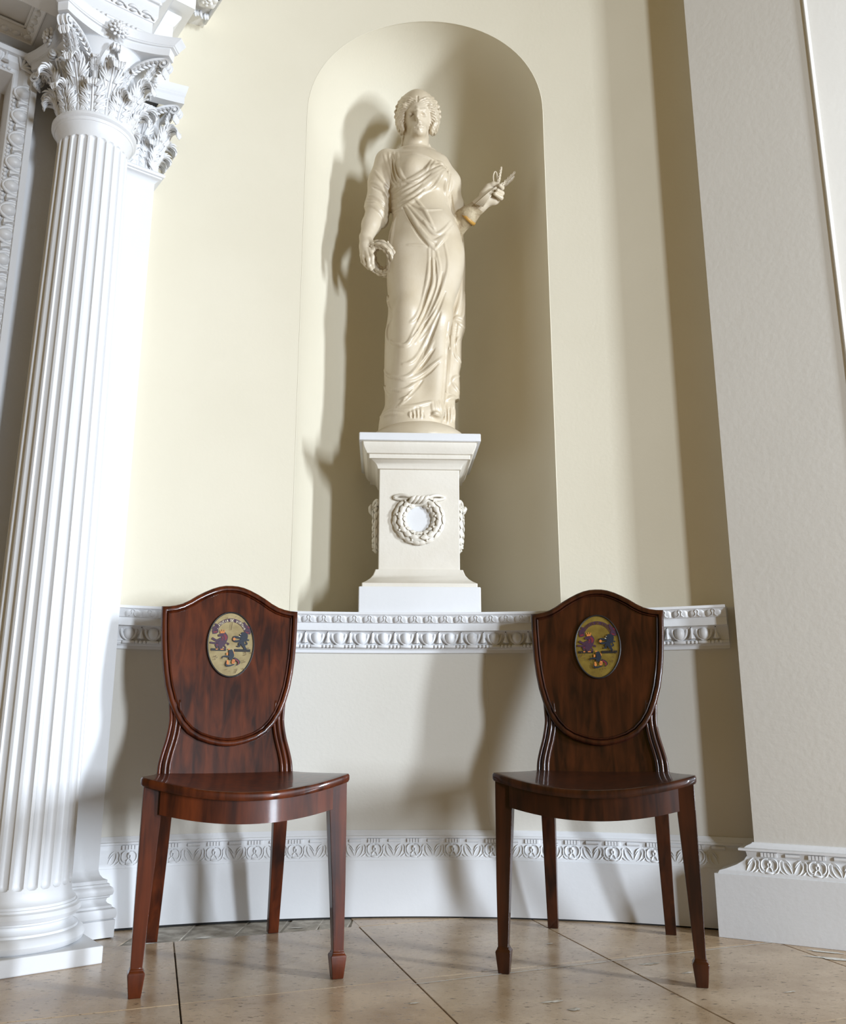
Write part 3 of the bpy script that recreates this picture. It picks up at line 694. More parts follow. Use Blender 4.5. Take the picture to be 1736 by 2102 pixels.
for (a, b) in ((q[0], q[1]), (q[1], q[2]), (q[2], q[3])):
    pa, pb = Vector(L(*a, EZ)), Vector(L(*b, EZ)); mb = MB(); c = Vector(L((cu0 + cu1) / 2, (cn0 + cn1) / 2, EZ))
    ln = (pb - pa).length; inn = (c - (pa + pb) / 2); inn -= (pb - pa).normalized() * inn.dot((pb - pa).normalized()); inn.normalize(); dr = (pb - pa).normalized()
    mb.tube([pa, pb], .004, 6); mb.tube([pa + inn * .030 + Vector((0, 0, .03)), pb + inn * .030 + Vector((0, 0, .03))], .004, 6)
    mb.grid([[tuple(p + inn * e + Vector((0, 0, z_))) for e, z_ in ((0, 0), (.008, .003), (.016, .010), (.024, .022), (.030, .036))] for p in (pa, pb)])
    n_ = int(ln / .034)
    for k in range(n_):
        p = pa + dr * (k + .5) * ln / n_ + inn * .015 + Vector((0, 0, .007)); mb.ell(p, (.012, .012, .006), 8, 6)
        p2 = pa + dr * k * ln / n_ + inn * .017 + Vector((0, 0, .010)); mb.ell(p2, (.004, .004, .007), 6, 4)
    o = mb.obj('coffer_moulding', M['shade_white'], ent, smooth=35); tag(o, kind='stuff')
EZ = EZ0
# architrave of the column block: two fascias with carved bands; right end returns to the pilaster block
EP = [(0, EZ), (.0, EZ + .020), (.0, EZ + .060), (.004, EZ + .061), (.012, EZ + .078), (.012, EZ + .080), (.012, EZ + .122), (.018, EZ + .124), (.018, EZ + .134), (.022, EZ + .136), (.030, EZ + .146), (.044, EZ + .160), (.052, EZ + .170), (.056, EZ + .171), (.056, EZ + .182), (.03, EZ + .183), (.03, TOP)]
mb = MB(); mb.grid([[L(-1.5, EF + d, z) for d, z in EP], [L(UE + d, EF + d, z) for d, z in EP], [L(UE + d, WN, z) for d, z in EP]])
mb.obj('architrave', M['white'], ent, smooth=30)
be3, re3 = bead_mesh(.0068), reel_mesh(.021, .0066)
lw = (lambda m_: m_)(MB())
lw.tube(spl([(-.021, -.002, .004), (-.010, -.005, .007), (.004, -.006, .004), (.016, -.004, -.004), (.021, -.002, -.007)], 12), [.002, .004, .005, .0055, .005, .004, .003, .003, .003, .003, .002, .001], 6)
lw.tube(spl([(-.016, -.002, -.006), (-.004, -.005, -.006), (.006, -.005, -.004)], 8), [.001, .003, .004, .0045, .004, .003, .002, .001], 6)
lw.ell((.012, -.003, .005), (.006, .004, .003), 8, 5); lw = lw.mesh('leaf_wave')
scw = MB()
for s in (-1, 1):
    scw.tube(spl([(s * .003, -.004, -.014), (s * .012, -.006, -.010), (s * .014, -.008, .002), (s * .007, -.009, .008), (s * .002, -.008, .002), (s * .006, -.007, -.002)], 18), .0022, 6)
    scw.tube(spl([(s * .020, -.004, -.014), (s * .021, -.008, 0), (s * .029, -.010, .012)], 10), .0022, 6)
scw = scw.mesh('scroll_leaf')
for k in range(9):
    u = UE - .03 - k * .092
    on_left('reel', re3, u, EF + .001, EZ + .010, ent, M['white'])
    for q_ in (-.0146, 0, .0146): on_left('bead', be3, u - .046 + q_, EF + .001, EZ + .010, ent, M['white'])
    on_left('reel', re3, u + .02, EF + .019, EZ + .129, ent, M['white'])
    for q_ in (-.0146, 0, .0146): on_left('bead', be3, u - .026 + q_, EF + .019, EZ + .129, ent, M['white'])
for k in range(18): on_left('leaf_wave', lw, UE - .018 - k * .043, EF + .009, EZ + .0705, ent, M['white'])
for k in range(11): on_left('scroll_leaf', scw, UE - .012 - k * .066, EF + .036, EZ + .150, ent, M['white'])
# pilaster block, slabs of the cornice and the flower panel that die into the curved wall
mb = MB(); EP2 = [(0, 2.690), (0, 2.945), (.004, 2.948), (.012, 2.962), (.020, 2.975), (.020, 2.984), (0, 2.984), (0, TOP)]
mb.grid([[L(UE - .05, -2.598 + d, z) for d, z in EP2], [L(PC + PH + .012 + d, -2.598 + d, z) for d, z in EP2], [L(PC + PH + .012 + d, WN - .05, z) for d, z in EP2]]); mb.obj('pilaster_block', M['white'], ent, smooth=30)
mb = MB(); lbox(mb, .0, .912, WN - .10, -2.535, 3.000, 3.055); mb.obj('cornice_slab', M['shade_white'], ent, smooth=False)
mb = MB(); lbox(mb, .0, 1.000, WN - .16, -2.30, 3.085, 3.15); mb.obj('cornice_slab', M['shade_white'], ent, smooth=False)
mb = MB()
for e, w_ in ((.918, .006), (.995, .007)): 
    mb.tube([L(e, -2.66, 3.081), L(e, -2.30, 3.081)], w_, 6)
mb.obj('cornice_bead', M['white'], ent)
# flower on the soffit
mb = MB()
for ring, (r, n, dz) in enumerate(((.040, 5, 0), (.022, 5, .007))):
    for k in range(n):
        a = 2 * PI * (k + .5 * ring) / n; rows = []
        for i in range(8):
            s = .08 + .92 * i / 7; wd = r * .62 * math.sin(PI * min(.97, s ** .8 * .93)) ** .7
            rows.append([(r * s * math.cos(a) - q * wd * math.sin(a), r * s * math.sin(a) + q * wd * math.cos(a), -.004 - dz - .016 * math.sin(PI * s * .75) + .010 * q * q) for q in (-1, -.5, 0, .5, 1)])
        mb.grid(rows)
mb.ell((0, 0, -.020), (.008, .008, .007), 8, 6)
me = mb.mesh('flower')
for n_ in (-2.545, -2.455, -2.365):
    o = link('soffit_flower', me, ent, M['shade_white']); o.location = L(.955, n_, 3.085)
mb = MB()
for k in range(9):
    a = k / 8; c = Vector(L(.915 + .07 * a, -2.615 - .006 * math.sin(k * 2.3), 3.078)); mb.tube([c, c + Vector((0, 0, -.012)), c + Vector((.003, .002, -.020 - .005 * (k % 2)))], [.006, .007, .003], 6)
mb.obj('leaf_fringe', M['white'], ent)

# ================================================================ HALL CHAIRS
OUT = [(0.0, .968), (.018, .9672), (.036, .9635), (.056, .9560), (.078, .9450), (.100, .9320), (.120, .9180), (.140, .9070), (.158, .9010), (.176, .8975), (.197, .8960),
       (.1965, .872), (.1950, .835), (.1925, .795), (.1890, .755), (.1830, .710), (.1750, .668), (.1630, .628), (.1490, .594), (.1310, .565), (.1080, .541), (.0800, .524), (.0480, .513), (.022, .5075), (0, .506)]
SH = OUT + [(-x, z) for x, z in OUT[-2:0:-1]]
def offs(P, d):
    n = len(P); R_ = []
    for i in range(n):
        a, b, c = [np.array(P[k % n]) for k in (i - 1, i, i + 1)]
        e1 = (b - a) / np.linalg.norm(b - a); e2 = (c - b) / np.linalg.norm(c - b)
        n1 = np.array([e1[1], -e1[0]]); n2 = np.array([e2[1], -e2[0]]); m_ = n1 + n2; m_ /= np.linalg.norm(m_)
        R_.append(tuple(b + m_ * d / max(.5, m_.dot(n1))))
    return R_
def byv(x, z): return .425 + .165 * (z - .44) + .0 + .55 * (.20 ** 2 - x * x) * .35   # rake and slight hollow of the back
def ring_rows(P, steps, y_of=byv):
    return [[(x, y_of(x, z) - pr, z) for x, z in offs(P, d)] for d, pr in steps]
def oval(cx, cz, a, b, n=48): return [(cx + a * math.sin(2 * PI * k / n), cz + b * math.cos(2 * PI * k / n)) for k in range(n)]
OVC = (.001, .792); OVA, OVB = .0640, .0915

PAINT = {}
def paint(name, col, col2=None, s=60): PAINT[name] = mat('painted_' + name, col, .45, col2, s)
paint('gold', (.25, .185, .075), (.36, .28, .13), 30); paint('dim_gold', (.135, .085, .012), (.20, .135, .022), 30); paint('navy', (.012, .018, .032)); paint('crimson', (.16, .018, .030)); paint('purple', (.050, .020, .042))  # second gold is a darkened copy: weaker light on the right panel coloured in
paint('orange', (.55, .19, .045)); paint('black', (.014, .012, .012)); paint('cream', (.55, .48, .33)); paint('brown', (.09, .045, .018))
def poly_strip(pts, rad, z=0.0):
    """flat painted stroke: returns (verts, faces) in medallion coords"""
    L_, R_ = [], []; n = len(pts)
    for i, p in enumerate(pts):
        a, b = pts[max(i - 1, 0)], pts[min(i + 1, n - 1)]; d = (b[0] - a[0], b[1] - a[1]); k = math.hypot(*d) or 1; nx, ny = -d[1] / k, d[0] / k
        r = rad[i] if hasattr(rad, '__len__') else rad
        L_.append((p[0] + nx * r, p[1] + ny * r)); R_.append((p[0] - nx * r, p[1] - ny * r))
    return L_, R_
LETTERS = {'V': [[(0, 1), (.5, 0), (1, 1)]], 'I': [[(.5, 0), (.5, 1)]], 'R': [[(0, 0), (0, 1), (.8, .95), (.8, .55), (0, .5)], [(.3, .5), (.95, 0)]], 'T': [[(.5, 0), (.5, 1)], [(0, 1), (1, 1)]],
           'A': [[(0, 0), (.5, 1), (1, 0)], [(.2, .4), (.8, .4)]], 'D': [[(0, 0), (0, 1), (.7, .85), (.95, .5), (.7, .1), (0, 0)]], 'E': [[(.9, 0), (0, 0), (0, 1), (.9, 1)], [(0, .5), (.7, .5)]],
           'U': [[(0, 1), (0, .2), (.5, 0), (1, .2), (1, 1)]], 'S': [[(.9, .9), (.3, 1), (.1, .7), (.9, .35), (.6, 0), (.05, .1)]], ' ': [], 'P': [[(0, 0), (0, 1), (.85, .9), (.8, .5), (0, .45)]]}
def medallion(parent, which):
    """oval gilt panel with three crests and a motto ribbon, painted flat"""
    yo = byv(OVC[0], OVC[1]) - .0125
    def Y(x, z): return byv(x, z) - .0128
    mb = MB(); P = oval(*OVC, OVA, OVB)
    mb.add([(x, Y(x, z), z) for x, z in P] + [(OVC[0], Y(*OVC), OVC[1])], [(k, (k + 1) % 48, 48) for k in range(48)])
    pan = mb.obj('medallion', PAINT['gold' if which == 0 else 'dim_gold'], parent, smooth=False, ); pan['label'] = 'oval gilt panel painted with three lion crests'
    mb = MB(); mb.grid(ring_rows(oval(*OVC, OVA + .0045, OVB + .0045), [(0, .010), (0, .0145), (.0015, .0165), (.0035, .0160), (.0048, .0125)]), closed_u=True)
    mb.obj('medallion_rim', PAINT['black'], pan)
    layer = [0]
    def draw(name, strokes, polys, col):
        m_ = MB(); layer[0] += 1; e = .00035 * layer[0]
        def pt(p):   # photo-crop units (0..1576 x 0..2102, oval centre 775,1100) to metres
            x = OVC[0] + (p[0] - 775) / 560 * OVA * .985; z = OVC[1] - (p[1] - 1100) / 835 * OVB * .985
            return (x, Y(x, z) - e, z)
        for pts, rad in strokes:
            k = max(3, 5 * len(pts)); q = spl(pts, k)
            rr = np.interp(np.linspace(0, 1, k), np.linspace(0, 1, len(rad)), rad) if hasattr(rad, '__len__') else rad
            L_, R_ = poly_strip(q, np.asarray(rr) * (.72 if name in ('red_lion', 'dark_lion', 'helmet') else 1.0) if hasattr(rr, '__len__') else rr); m_.grid([[pt(p) for p in L_], [pt(p) for p in R_]])
        for pl in polys:
            c = (sum(p[0] for p in pl) / len(pl), sum(p[1] for p in pl) / len(pl)); b = len(m_.v)
            m_.add([pt(p) for p in pl] + [pt(c)], [(i, (i + 1) % len(pl), len(pl)) for i in range(len(pl))])
        o = m_.obj(name, PAINT[col], pan, smooth=False); o['kind'] = 'stuff'; return o
    # ribbon with motto
    arc = [(775 + 400 * math.cos(a) * 1.0, 850 - 410 * math.sin(a)) for a in [PI * (.06 + .88 * k / 10) for k in range(11)]]
    draw('motto_ribbon', [(arc, 46)], [], 'purple')
    draw('motto_edge', [([(775 + 440 * math.cos(a), 850 - 452 * math.sin(a)) for a in [PI * (.55 + .33 * k / 8) for k in range(9)]], 5), ([(775 + 352 * math.cos(a), 850 - 362 * math.sin(a)) for a in [PI * (.08 + .5 * k / 8) for k in range(9)]], 6)], [], 'brown')
    st = []; txt = 'VIRTUTIA DE VIRTUTE'
    for i, ch in enumerate(txt):
        a = PI * (.86 - .72 * i / (len(txt) - 1))
        for s in LETTERS.get(ch, []):
            q = []
            for x, y in s:
                r = 372 + 58 * y; th = a - (x - .5) * .088; q.append((775 + r * math.cos(th), 850 - r * math.sin(th)))
            st.append((q, 7))
    draw('motto_letters', st, [], 'cream' if which == 0 else 'brown')
    # ribbon ends
    draw('ribbon_end', [([(300, 790), (400, 760), (350, 690), (420, 620), (360, 560)], [50, 60, 55, 45, 20]), ([(1280, 780), (1180, 740), (1230, 660), (1150, 600), (1100, 490)], [40, 60, 60, 45, 20])], [], 'purple')
    draw('ribbon_end', [([(330, 790), (420, 770)], [20, 25]), ([(1150, 770), (1230, 780)], [25, 15]), ([(1200, 600), (1250, 650)], [14, 22])], [], 'crimson')
    # wreath bars under the crests
    draw('crest_bar', [([(280, 1255), (660, 1255)], 32), ([(875, 1262), (1280, 1262)], 36)], [], 'black')
    draw('crest_bar', [([(400, 1245), (450, 1245)], 14), ([(520, 1245), (600, 1245)], 14)], [], 'orange')
    # red lion, left
    draw('red_lion', [([(580, 800), (620, 900), (600, 1000), (540, 1100), (520, 1230)], [70, 110, 110, 100, 55]), ([(560, 850), (450, 880)], [70, 40]), ([(540, 960), (420, 1010), (300, 950)], [60, 40, 40]), ([(520, 1040), (380, 1080), (250, 1070)], [50, 38, 34]),
                      ([(500, 1130), (420, 1120), (440, 1220)], [70, 60, 30]), ([(600, 1240), (650, 1200), (610, 1130), (660, 1070), (720, 1090), (700, 1120)], [26, 24, 20, 20, 26, 26])], [], 'purple')
    draw('red_lion', [([(600, 840), (650, 920), (630, 1000)], [30, 48, 20]), ([(560, 900), (575, 960)], [26, 18]), ([(420, 1110), (440, 1150)], [22, 14]), ([(540, 980), (580, 1000)], [16, 12])], [], 'crimson')
    draw('crown', [([(500, 790), (610, 780)], 26), ([(510, 780), (500, 720)], 9), ([(555, 780), (555, 705)], 9), ([(600, 780), (615, 715)], 9)], [], 'orange')
    # dark lion, right
    draw('dark_lion', [([(1040, 800), (1130, 840), (1120, 940), (1060, 1010), (1090, 1110), (1150, 1210)], [50, 100, 100, 75, 62, 30]), ([(1090, 850), (1000, 840)], [70, 30]), ([(1080, 920), (960, 910), (870, 900), (830, 960)], [50, 40, 34, 24]), ([(1050, 990), (930, 1020), (850, 1000), (825, 950)], [48, 36, 30, 20]),
                      ([(1050, 1060), (990, 1080), (1000, 1150), (930, 1150)], [45, 34, 30, 22]), ([(1140, 1110), (1190, 1080), (1160, 1010), (1190, 970), (1240, 985)], [26, 24, 18, 20, 30]), ([(1110, 1215), (1180, 1215)], 18)], [], 'navy')
    draw('held_ball', [], [[(860 + 34 * math.cos(a), 960 + 40 * math.sin(a)) for a in [2 * PI * k / 10 for k in range(10)]]], 'orange')
    draw('lion_face', [([(970, 880), (1010, 890)], 10), ([(1000, 830), (1030, 825)], 6)], [], 'cream')
    # helmeted demi figure below
    draw('helmet', [([(770, 1250), (790, 1330), (800, 1420), (760, 1520)], [55, 85, 90, 50]), ([(740, 1440), (620, 1430), (560, 1480)], [34, 24, 12]), ([(860, 1480), (950, 1530), (1000, 1590), (940, 1670)], [46, 50, 36, 12]), ([(700, 1560), (680, 1660), (760, 1680), (880, 1640)], [30, 34, 30, 18]), ([(560, 1480), (575, 1510)], [10, 6]), ([(440, 1450), (430, 1490)], [8, 5])], [], 'navy')
    draw('mantling', [([(690, 1330), (690, 1400)], [22, 18]), ([(710, 1240), (760, 1240)], [14, 12]), ([(850, 1290), (870, 1360)], [8, 8]), ([(700, 1530), (710, 1610), (690, 1640)], [16, 34, 18]), ([(860, 1510), (850, 1580), (830, 1620)], [30, 46, 26])], [], 'orange')
    draw('mantling', [([(830, 1540), (895, 1570)], 4), ([(815, 1570), (885, 1600)], 4), ([(890, 1490), (980, 1570), (970, 1640)], [16, 20, 10])], [], 'crimson')
    # crazed age cracks and flaking near the rim
    rr = random.Random(11 + which); st = []
    for k in range(26):
        a = rr.uniform(.55 * PI, 1.45 * PI) if k % 4 else rr.uniform(0, 2 * PI); r = rr.uniform(.72, .97)
        p = (775 + 545 * r * math.sin(a), 1100 - 815 * r * math.cos(a)); q = (p[0] + rr.uniform(-60, 60), p[1] + rr.uniform(-50, 50)); st.append(([p, q], rr.uniform(3, 9)))
    st.append(([(797, 510), (775, 720)], 7)) if which == 0 else None
    draw('age_crack', st, [], 'brown')
    return pan

def hall_chair(loc, rz, wm, label, which):
    ch = empty('hall_chair', (*loc, 0), rz); tag(ch, label, 'chair', 'pair of painted hall chairs')
    # --- shield shaped back
    mb = MB()
    mb.grid(ring_rows(SH, [(0, -.010), (0, .0), (.0, .009), (.0012, .0135), (.0032, .0160), (.0100, .0175), (.0140, .0160), (.0152, .0100), (.0166, .0085), (.0176, .0130), (.0196, .0140), (.0212, .0125), (.0222, .0090), (.0240, .0085)]), closed_u=True)
    mb.obj('shield_moulding', wm, ch, smooth=50)
    inner = offs(SH, .0225); k = len(inner); mb = MB()
    rows = []
    for s in (1, .85, .7, .55, .4, .25, .1):
        rows.append([((x * s), byv(x * s, .74 + (z - .74) * s) - .0096, .74 + (z - .74) * s) for x, z in inner])
    mb.grid(rows, closed_u=True); mb.add([(0, byv(0, .74) - .0096, .74)] + rows[-1], [(0, 1 + i, 1 + (i + 1) % k) for i in range(k)])
    b0 = offs(SH, .0005); mb.add([(x, byv(x, z) + .010, z) for x, z in b0] + [(0, byv(0, .74) + .010, .74)], [(i, (i + 1) % k, k) for i in range(k)])
    pnl = mb.obj('shield_panel', wm, ch, smooth=60)
    medallion(ch, which)
    # --- lower splat with reeded waisted sides
    side = spl([(.1615, .632), (.1590, .600), (.1580, .570), (.1640, .530), (.1745, .490), (.1805, .462), (.1822, .440), (.1822, .418)], 28)
    mb = MB()
    for yy in (.0, .016):
        mb.grid([[(x * q, byv(x * q, z) - .002 + yy, z) for q in (-1, -.8, -.6, -.4, -.2, 0, .2, .4, .6, .8, 1)] for x, z in side])
    for s in (-1, 1): mb.grid([[(s * x, byv(x, z) - .002, z) for x, z in side], [(s * x, byv(x, z) + .014, z) for x, z in side]])
    mb.obj('lower_splat', wm, ch, smooth=50)
    for s in (-1, 1):
        st = MB()
        for dx, r in ((.0035, .0055), (.0155, .0075), (.0275, .0055)):
            st.tube([(s * (x - dx - .0022 * i / 28 * (dx > .01)), byv(x, z) - .0035, z) for i, (x, z) in enumerate(side)], r, 10)
        st.obj('reeded_stile', wm, ch)
    # --- dished seat with a bowed front
    def seat_plan():
        fr = [(x, .002 - .052 * (1 - (x / .236) ** 2)) for x in [-.236 + .472 * k / 24 for k in range(25)]]
        rt = spl([(.236, .002), (.2400, .012), (.2385, .06), (.2300, .16), (.2140, .27), (.1960, .36), (.1850, .425), (.180, .452)], 18)[1:]
        lf = [(-x, y) for x, y in rt][::-1]
        bk = [(x, .452) for x in (.12, .06, 0, -.06, -.12)]
        return fr + rt + bk + lf
    SP = seat_plan(); c0 = (0, .20)
    def zd(x, y): return .4520 - (.034 - .030 * max(0, y) / .45) * max(0, 1 - (x / .238) ** 2) - .012 * max(0, min(1, y / .45))
    mb = MB(); rows = []
    for s, dz in ((1 - .030, -.020), (1 - .010, -.0195), (1 - .001, -.015), (1.0, -.010), (1 - .001, -.005), (1 - .010, -.001), (1 - .030, 0), (.85, 0), (.7, 0), (.5, 0), (.3, 0), (.12, 0)):
        rows.append([(c0[0] + (x - c0[0]) * s, c0[1] + (y - c0[1]) * s, zd(c0[0] + (x - c0[0]) * s, c0[1] + (y - c0[1]) * s) + dz) for x, y in SP])
    mb.grid(rows, closed_u=True); k = len(SP)
    mb.add([(c0[0], c0[1], zd(*c0))] + rows[-1], [(0, 1 + i, 1 + (i + 1) % k) for i in range(k)])
    mb.add([(c0[0], c0[1], zd(*c0) - .020)] + rows[0], [(0, 1 + i, 1 + (i + 1) % k) for i in range(k)])
    mb.obj('seat', wm, ch, smooth=50)
    # --- rails
    def railbox(name, path, th, z_hi, z_lo):
        m_ = MB(); rows = []
        for x, y, nx, ny in path:
            zt, zb = z_hi(x, y), z_lo(x, y)
            rows.append([(x, y, zt), (x, y, zb), (x + nx * th, y + ny * th, zb), (x + nx * th, y + ny * th, zt)])
        m_.grid(rows, closed_u=True); m_.f += [(0, 1, 2, 3), tuple(range(len(m_.v) - 4, len(m_.v)))]
        return m_.obj(name, wm, ch, smooth=30)
    railbox('front_rail', [(x, .012 - .050 * (1 - (x / .236) ** 2), 0, 1) for x in [-.197 + .394 * k / 20 for k in range(21)]], .022, lambda x, y: zd(x, y) - .018, lambda x, y: zd(x, y) - .070)
    for s in (-1, 1):
        railbox('side_rail', [(s * (.226 - .050 * (k / 8) ** 1.3), .035 + .40 * k / 8, -s, 0) for k in range(9)], .020, lambda x, y: zd(x, y) - .018, lambda x, y: .372)
    railbox('rear_rail', [(x, .425, 0, 1) for x in (-.15, 0, .15)], .022, lambda x, y: .415, lambda x, y: .372)
    # --- front legs with spade feet, raked rear legs
    for s in (-1, 1):
        m_ = MB(); rows = []
        for z, xo, w_, y0, d_ in ((.4345, .2330, .0420, .0060, .038), (.36, .2335, .0410, .0060, .037), (.20, .2345, .0325, .0070, .032), (.058, .2340, .0245, .0095, .024), (.0565, .2355, .0275, .008, .027), (.0535, .2360, .0285, .0075, .028), (.0500, .2385, .0340, .0045, .034), (.0470, .2395, .0360, .0038, .036), (.002, .2345, .0260, .0085, .026), (0, .2335, .0245, .0095, .024)):
            a, b = s * (xo - w_), s * xo
            rows.append([(a, y0, z), (b, y0, z), (b, y0 + d_, z), (a, y0 + d_, z)])
        m_.grid(rows, closed_u=True); m_.f += [(0, 1, 2, 3), tuple(range(len(m_.v) - 4, len(m_.v)))]
        o = m_.obj('leg', wm, ch, smooth=30); b_ = o.modifiers.new('b', 'BEVEL'); b_.width = .0014; b_.segments = 2; b_.limit_method = 'ANGLE'
        m_ = MB(); rows = []
        for z, xc, yc, w_, d_ in ((.432, .1560, .432, .040, .034), (.372, .1560, .436, .040, .034), (.25, .1575, .458, .036, .032), (.12, .1600, .490, .032, .030), (0, .1625, .524, .029, .028)):
            rows.append([(s * xc - w_ / 2, yc - d_ / 2, z), (s * xc + w_ / 2, yc - d_ / 2, z), (s * xc + w_ / 2, yc + d_ / 2, z), (s * xc - w_ / 2, yc + d_ / 2, z)])
        m_.grid(rows, closed_u=True); m_.f += [(0, 1, 2, 3), tuple(range(len(m_.v) - 4, len(m_.v)))]
        o = m_.obj('leg', wm, ch, smooth=30); b_ = o.modifiers.new('b', 'BEVEL'); b_.width = .0014; b_.segments = 2; b_.limit_method = 'ANGLE'
    return ch
hall_chair((-.400, 2.115), math.radians(19.5), M['wood_a'], 'red mahogany hall chair with oval lion crest, nearest the fluted column', 0)
hall_chair((.400, 2.175), math.radians(-14.5), M['wood_b'], 'shade-darkened mahogany hall chair with oval lion crest, beside the plain right pier', 1)

# ================================================================ PEDESTAL IN THE NICHE
PEDC = (-.019, 3.022)
ped = empty('pedestal', (*PEDC, LEDGE), math.radians(2.6)); tag(ped, 'cream square pedestal with carved laurel wreaths, standing in the niche', 'pedestal')
def square_rings(prof, bev=.0025):
    m_ = MB()
    rows = []
    for h, z in prof:
        b = min(bev, h * .2); rows.append([(h - b, -h, z), (h, -h + b, z), (h, h - b, z), (h - b, h, z), (-h + b, h, z), (-h, h - b, z), (-h, -h + b, z), (-h + b, -h, z)])
    m_.grid(rows, closed_u=True); m_.f += [tuple(range(8)), tuple(range(len(m_.v) - 8, len(m_.v)))]
    return m_
z0 = -LEDGE
square_rings([(.198, 0), (.1985, .002), (.1985, .082), (.197, .085)]).obj('plinth', M['white'], ped, smooth=30)
square_rings([(.1885, .0845), (.1890, .086), (.1890, .098), (.186, .100), (.176, .106), (.163, .117), (.153, .130), (.147, .146), (.146, .150), (.139, .151), (.138, .152)]).obj('base_moulding', M['pedestal'], ped, smooth=30)
square_rings([(.1365, .150), (.1365, .505)]).obj('die', M['pedestal'], ped, smooth=30)
square_rings([(.1375, .497), (.1430, .499), (.1445, .503), (.147, .510), (.153, .518), (.163, .525), (.166, .527), (.1725, .527), (.1725, .541), (.180, .543), (.1825, .548), (.189, .560), (.1925, .572), (.1925, .579), (.198, .581)]).obj('cap_moulding', M['pedestal'], ped, smooth=30)
square_rings([(.2035, .5805), (.2055, .5815), (.2055, .605), (.2045, .6075)]).obj('cap_slab', M['white'], ped, smooth=30)
def wreath_mesh():
    m_ = MB(); R_, r = .0655, .0205
    def pt(a, b, e=0.0):   # a round the ring (0 at top), b across
        rr = R_ + (r + e) * math.sin(b); return (rr * math.sin(a), -(r * .95 + e) * math.cos(b) + .003, rr * math.cos(a))
    m_.grid([[pt(a, b) for b in [PI * (-.5 + j / 8) for j in range(9)]] for a in [2 * PI * k / 40 for k in range(40)]], closed_v=True)
    for s in (-1, 1):
        for k in range(8):
            for lane, bb in enumerate((-.85, 0.0, .85)):
                a0 = s * (.30 + k * .36 + (lane == 1) * .18); 
                if abs(a0) > 2.95: continue
                rows = []
                for i in range(7):
                    u = i / 6; wv = .26 * math.sin(PI * min(.97, max(.06, u ** .8))) ** .8
                    rows.append([pt(a0 + s * u * .44, bb + q * wv * 1.5, .0028 + .0035 * (1 - q * q) * math.sin(PI * u) + .0025 * u) for q in (-1, -.5, 0, .5, 1)])
                m_.grid(rows)
            if k % 2 == 1:
                for bb in (-.45, .5): m_.ell(pt(s * (.30 + k * .36), bb, .0055), (.0042, .0042, .0042), 7, 5)
    return m_
wm_ = wreath_mesh()
# ribbon twisted over the top of the wreath
for k in range(4):
    x = -.022 + k * .0145; wm_.tube(spl([(x - .013, -.020, .054), (x - .002, -.030, .066), (x + .010, -.027, .076)], 8), [.004, .006, .007, .0075, .0075, .007, .006, .004], 7)
for s in (-1, 1):
    wm_.tube(spl([(s * .026, -.020, .071), (s * .048, -.016, .081), (s * .070, -.008, .083), (s * .086, -.004, .076), (s * .070, -.006, .070), (s * .044, -.012, .068)], 20), .0058, 7)
wme = wm_.mesh('laurel_wreath')
for k in range(4):
    if k == 2: continue
    a = k * PI / 2 if k < 3 else -PI / 2
    o = link('laurel_wreath', wme, ped, M['pedestal']); o.location = (.1365 * math.sin(a), -.1365 * math.cos(a), .322); o.rotation_euler = (0, 0, a)
    mbx = MB(); mbx.lathe([(0, .0015), (.048, .0015), (.048, -.001)], 32); p_ = mbx.obj('white_disc', M['white'], ped, smooth=False)
    p_.rotation_euler = (PI / 2, 0, a); p_.location = (.1365 * math.sin(a), -.1365 * math.cos(a), .322)

# ================================================================ STATUE (one continuous sculpted surface)
import openvdb
SY = 3.0
st = empty('statue', (-.018, SY, 1.5225)); tag(st, 'cream painted statue of a draped woman holding a wreath, standing on the pedestal', 'statue')
VS = .002
BX = (-.262, .365); BY = (2.835, 3.165); BZ = (1.575, 3.050)
NXg, NYg, NZg = [int((b - a) / VS) + 1 for a, b in (BX, BY, BZ)]
D = np.full((NXg, NYg, NZg), .05, np.float32)
gx = (BX[0] + VS * np.arange(NXg)).astype(np.float32); gy = (BY[0] + VS * np.arange(NYg)).astype(np.float32); gz = (BZ[0] + VS * np.arange(NZg)).astype(np.float32)
def P3(x, y, dy=0.0): return np.array(at(x, y, SY + dy))
def win(lo, hi):
    s = []
    for (a, b), n, l, h_ in ((BX, NXg, lo[0], hi[0]), (BY, NYg, lo[1], hi[1]), (BZ, NZg, lo[2], hi[2])):
        i0 = max(0, int((l - a) / VS)); i1 = min(n, int((h_ - a) / VS) + 2); s.append(slice(i0, max(i0, i1)))
    return tuple(s)
def comb(s, d, k, sub=False):
    A = D[s]
    if sub: d = -d; h_ = np.maximum(k - np.abs(A - d), 0) / k; D[s] = np.maximum(A, d) + h_ * h_ * k * .25
    else: h_ = np.maximum(k - np.abs(A - d), 0) / k; D[s] = np.minimum(A, d) - h_ * h_ * k * .25
def cone(a, b, ra, rb, k=.01, sub=False):
    a, b = np.asarray(a, float), np.asarray(b, float); R_ = max(ra, rb) + k + .012
    s = win(np.minimum(a, b) - R_, np.maximum(a, b) + R_)
    X, Y, Z = gx[s[0]][:, None, None], gy[s[1]][None, :, None], gz[s[2]][None, None, :]
    if 0 in (X.size, Y.size, Z.size): return
    e = b - a; L2 = float(e @ e) + 1e-12
    t = np.clip(((X - a[0]) * e[0] + (Y - a[1]) * e[1] + (Z - a[2]) * e[2]) / L2, 0, 1)
    d = np.sqrt((X - a[0] - t * e[0]) ** 2 + (Y - a[1] - t * e[1]) ** 2 + (Z - a[2] - t * e[2]) ** 2) - (ra + (rb - ra) * t)
    comb(s, d.astype(np.float32), k, sub)
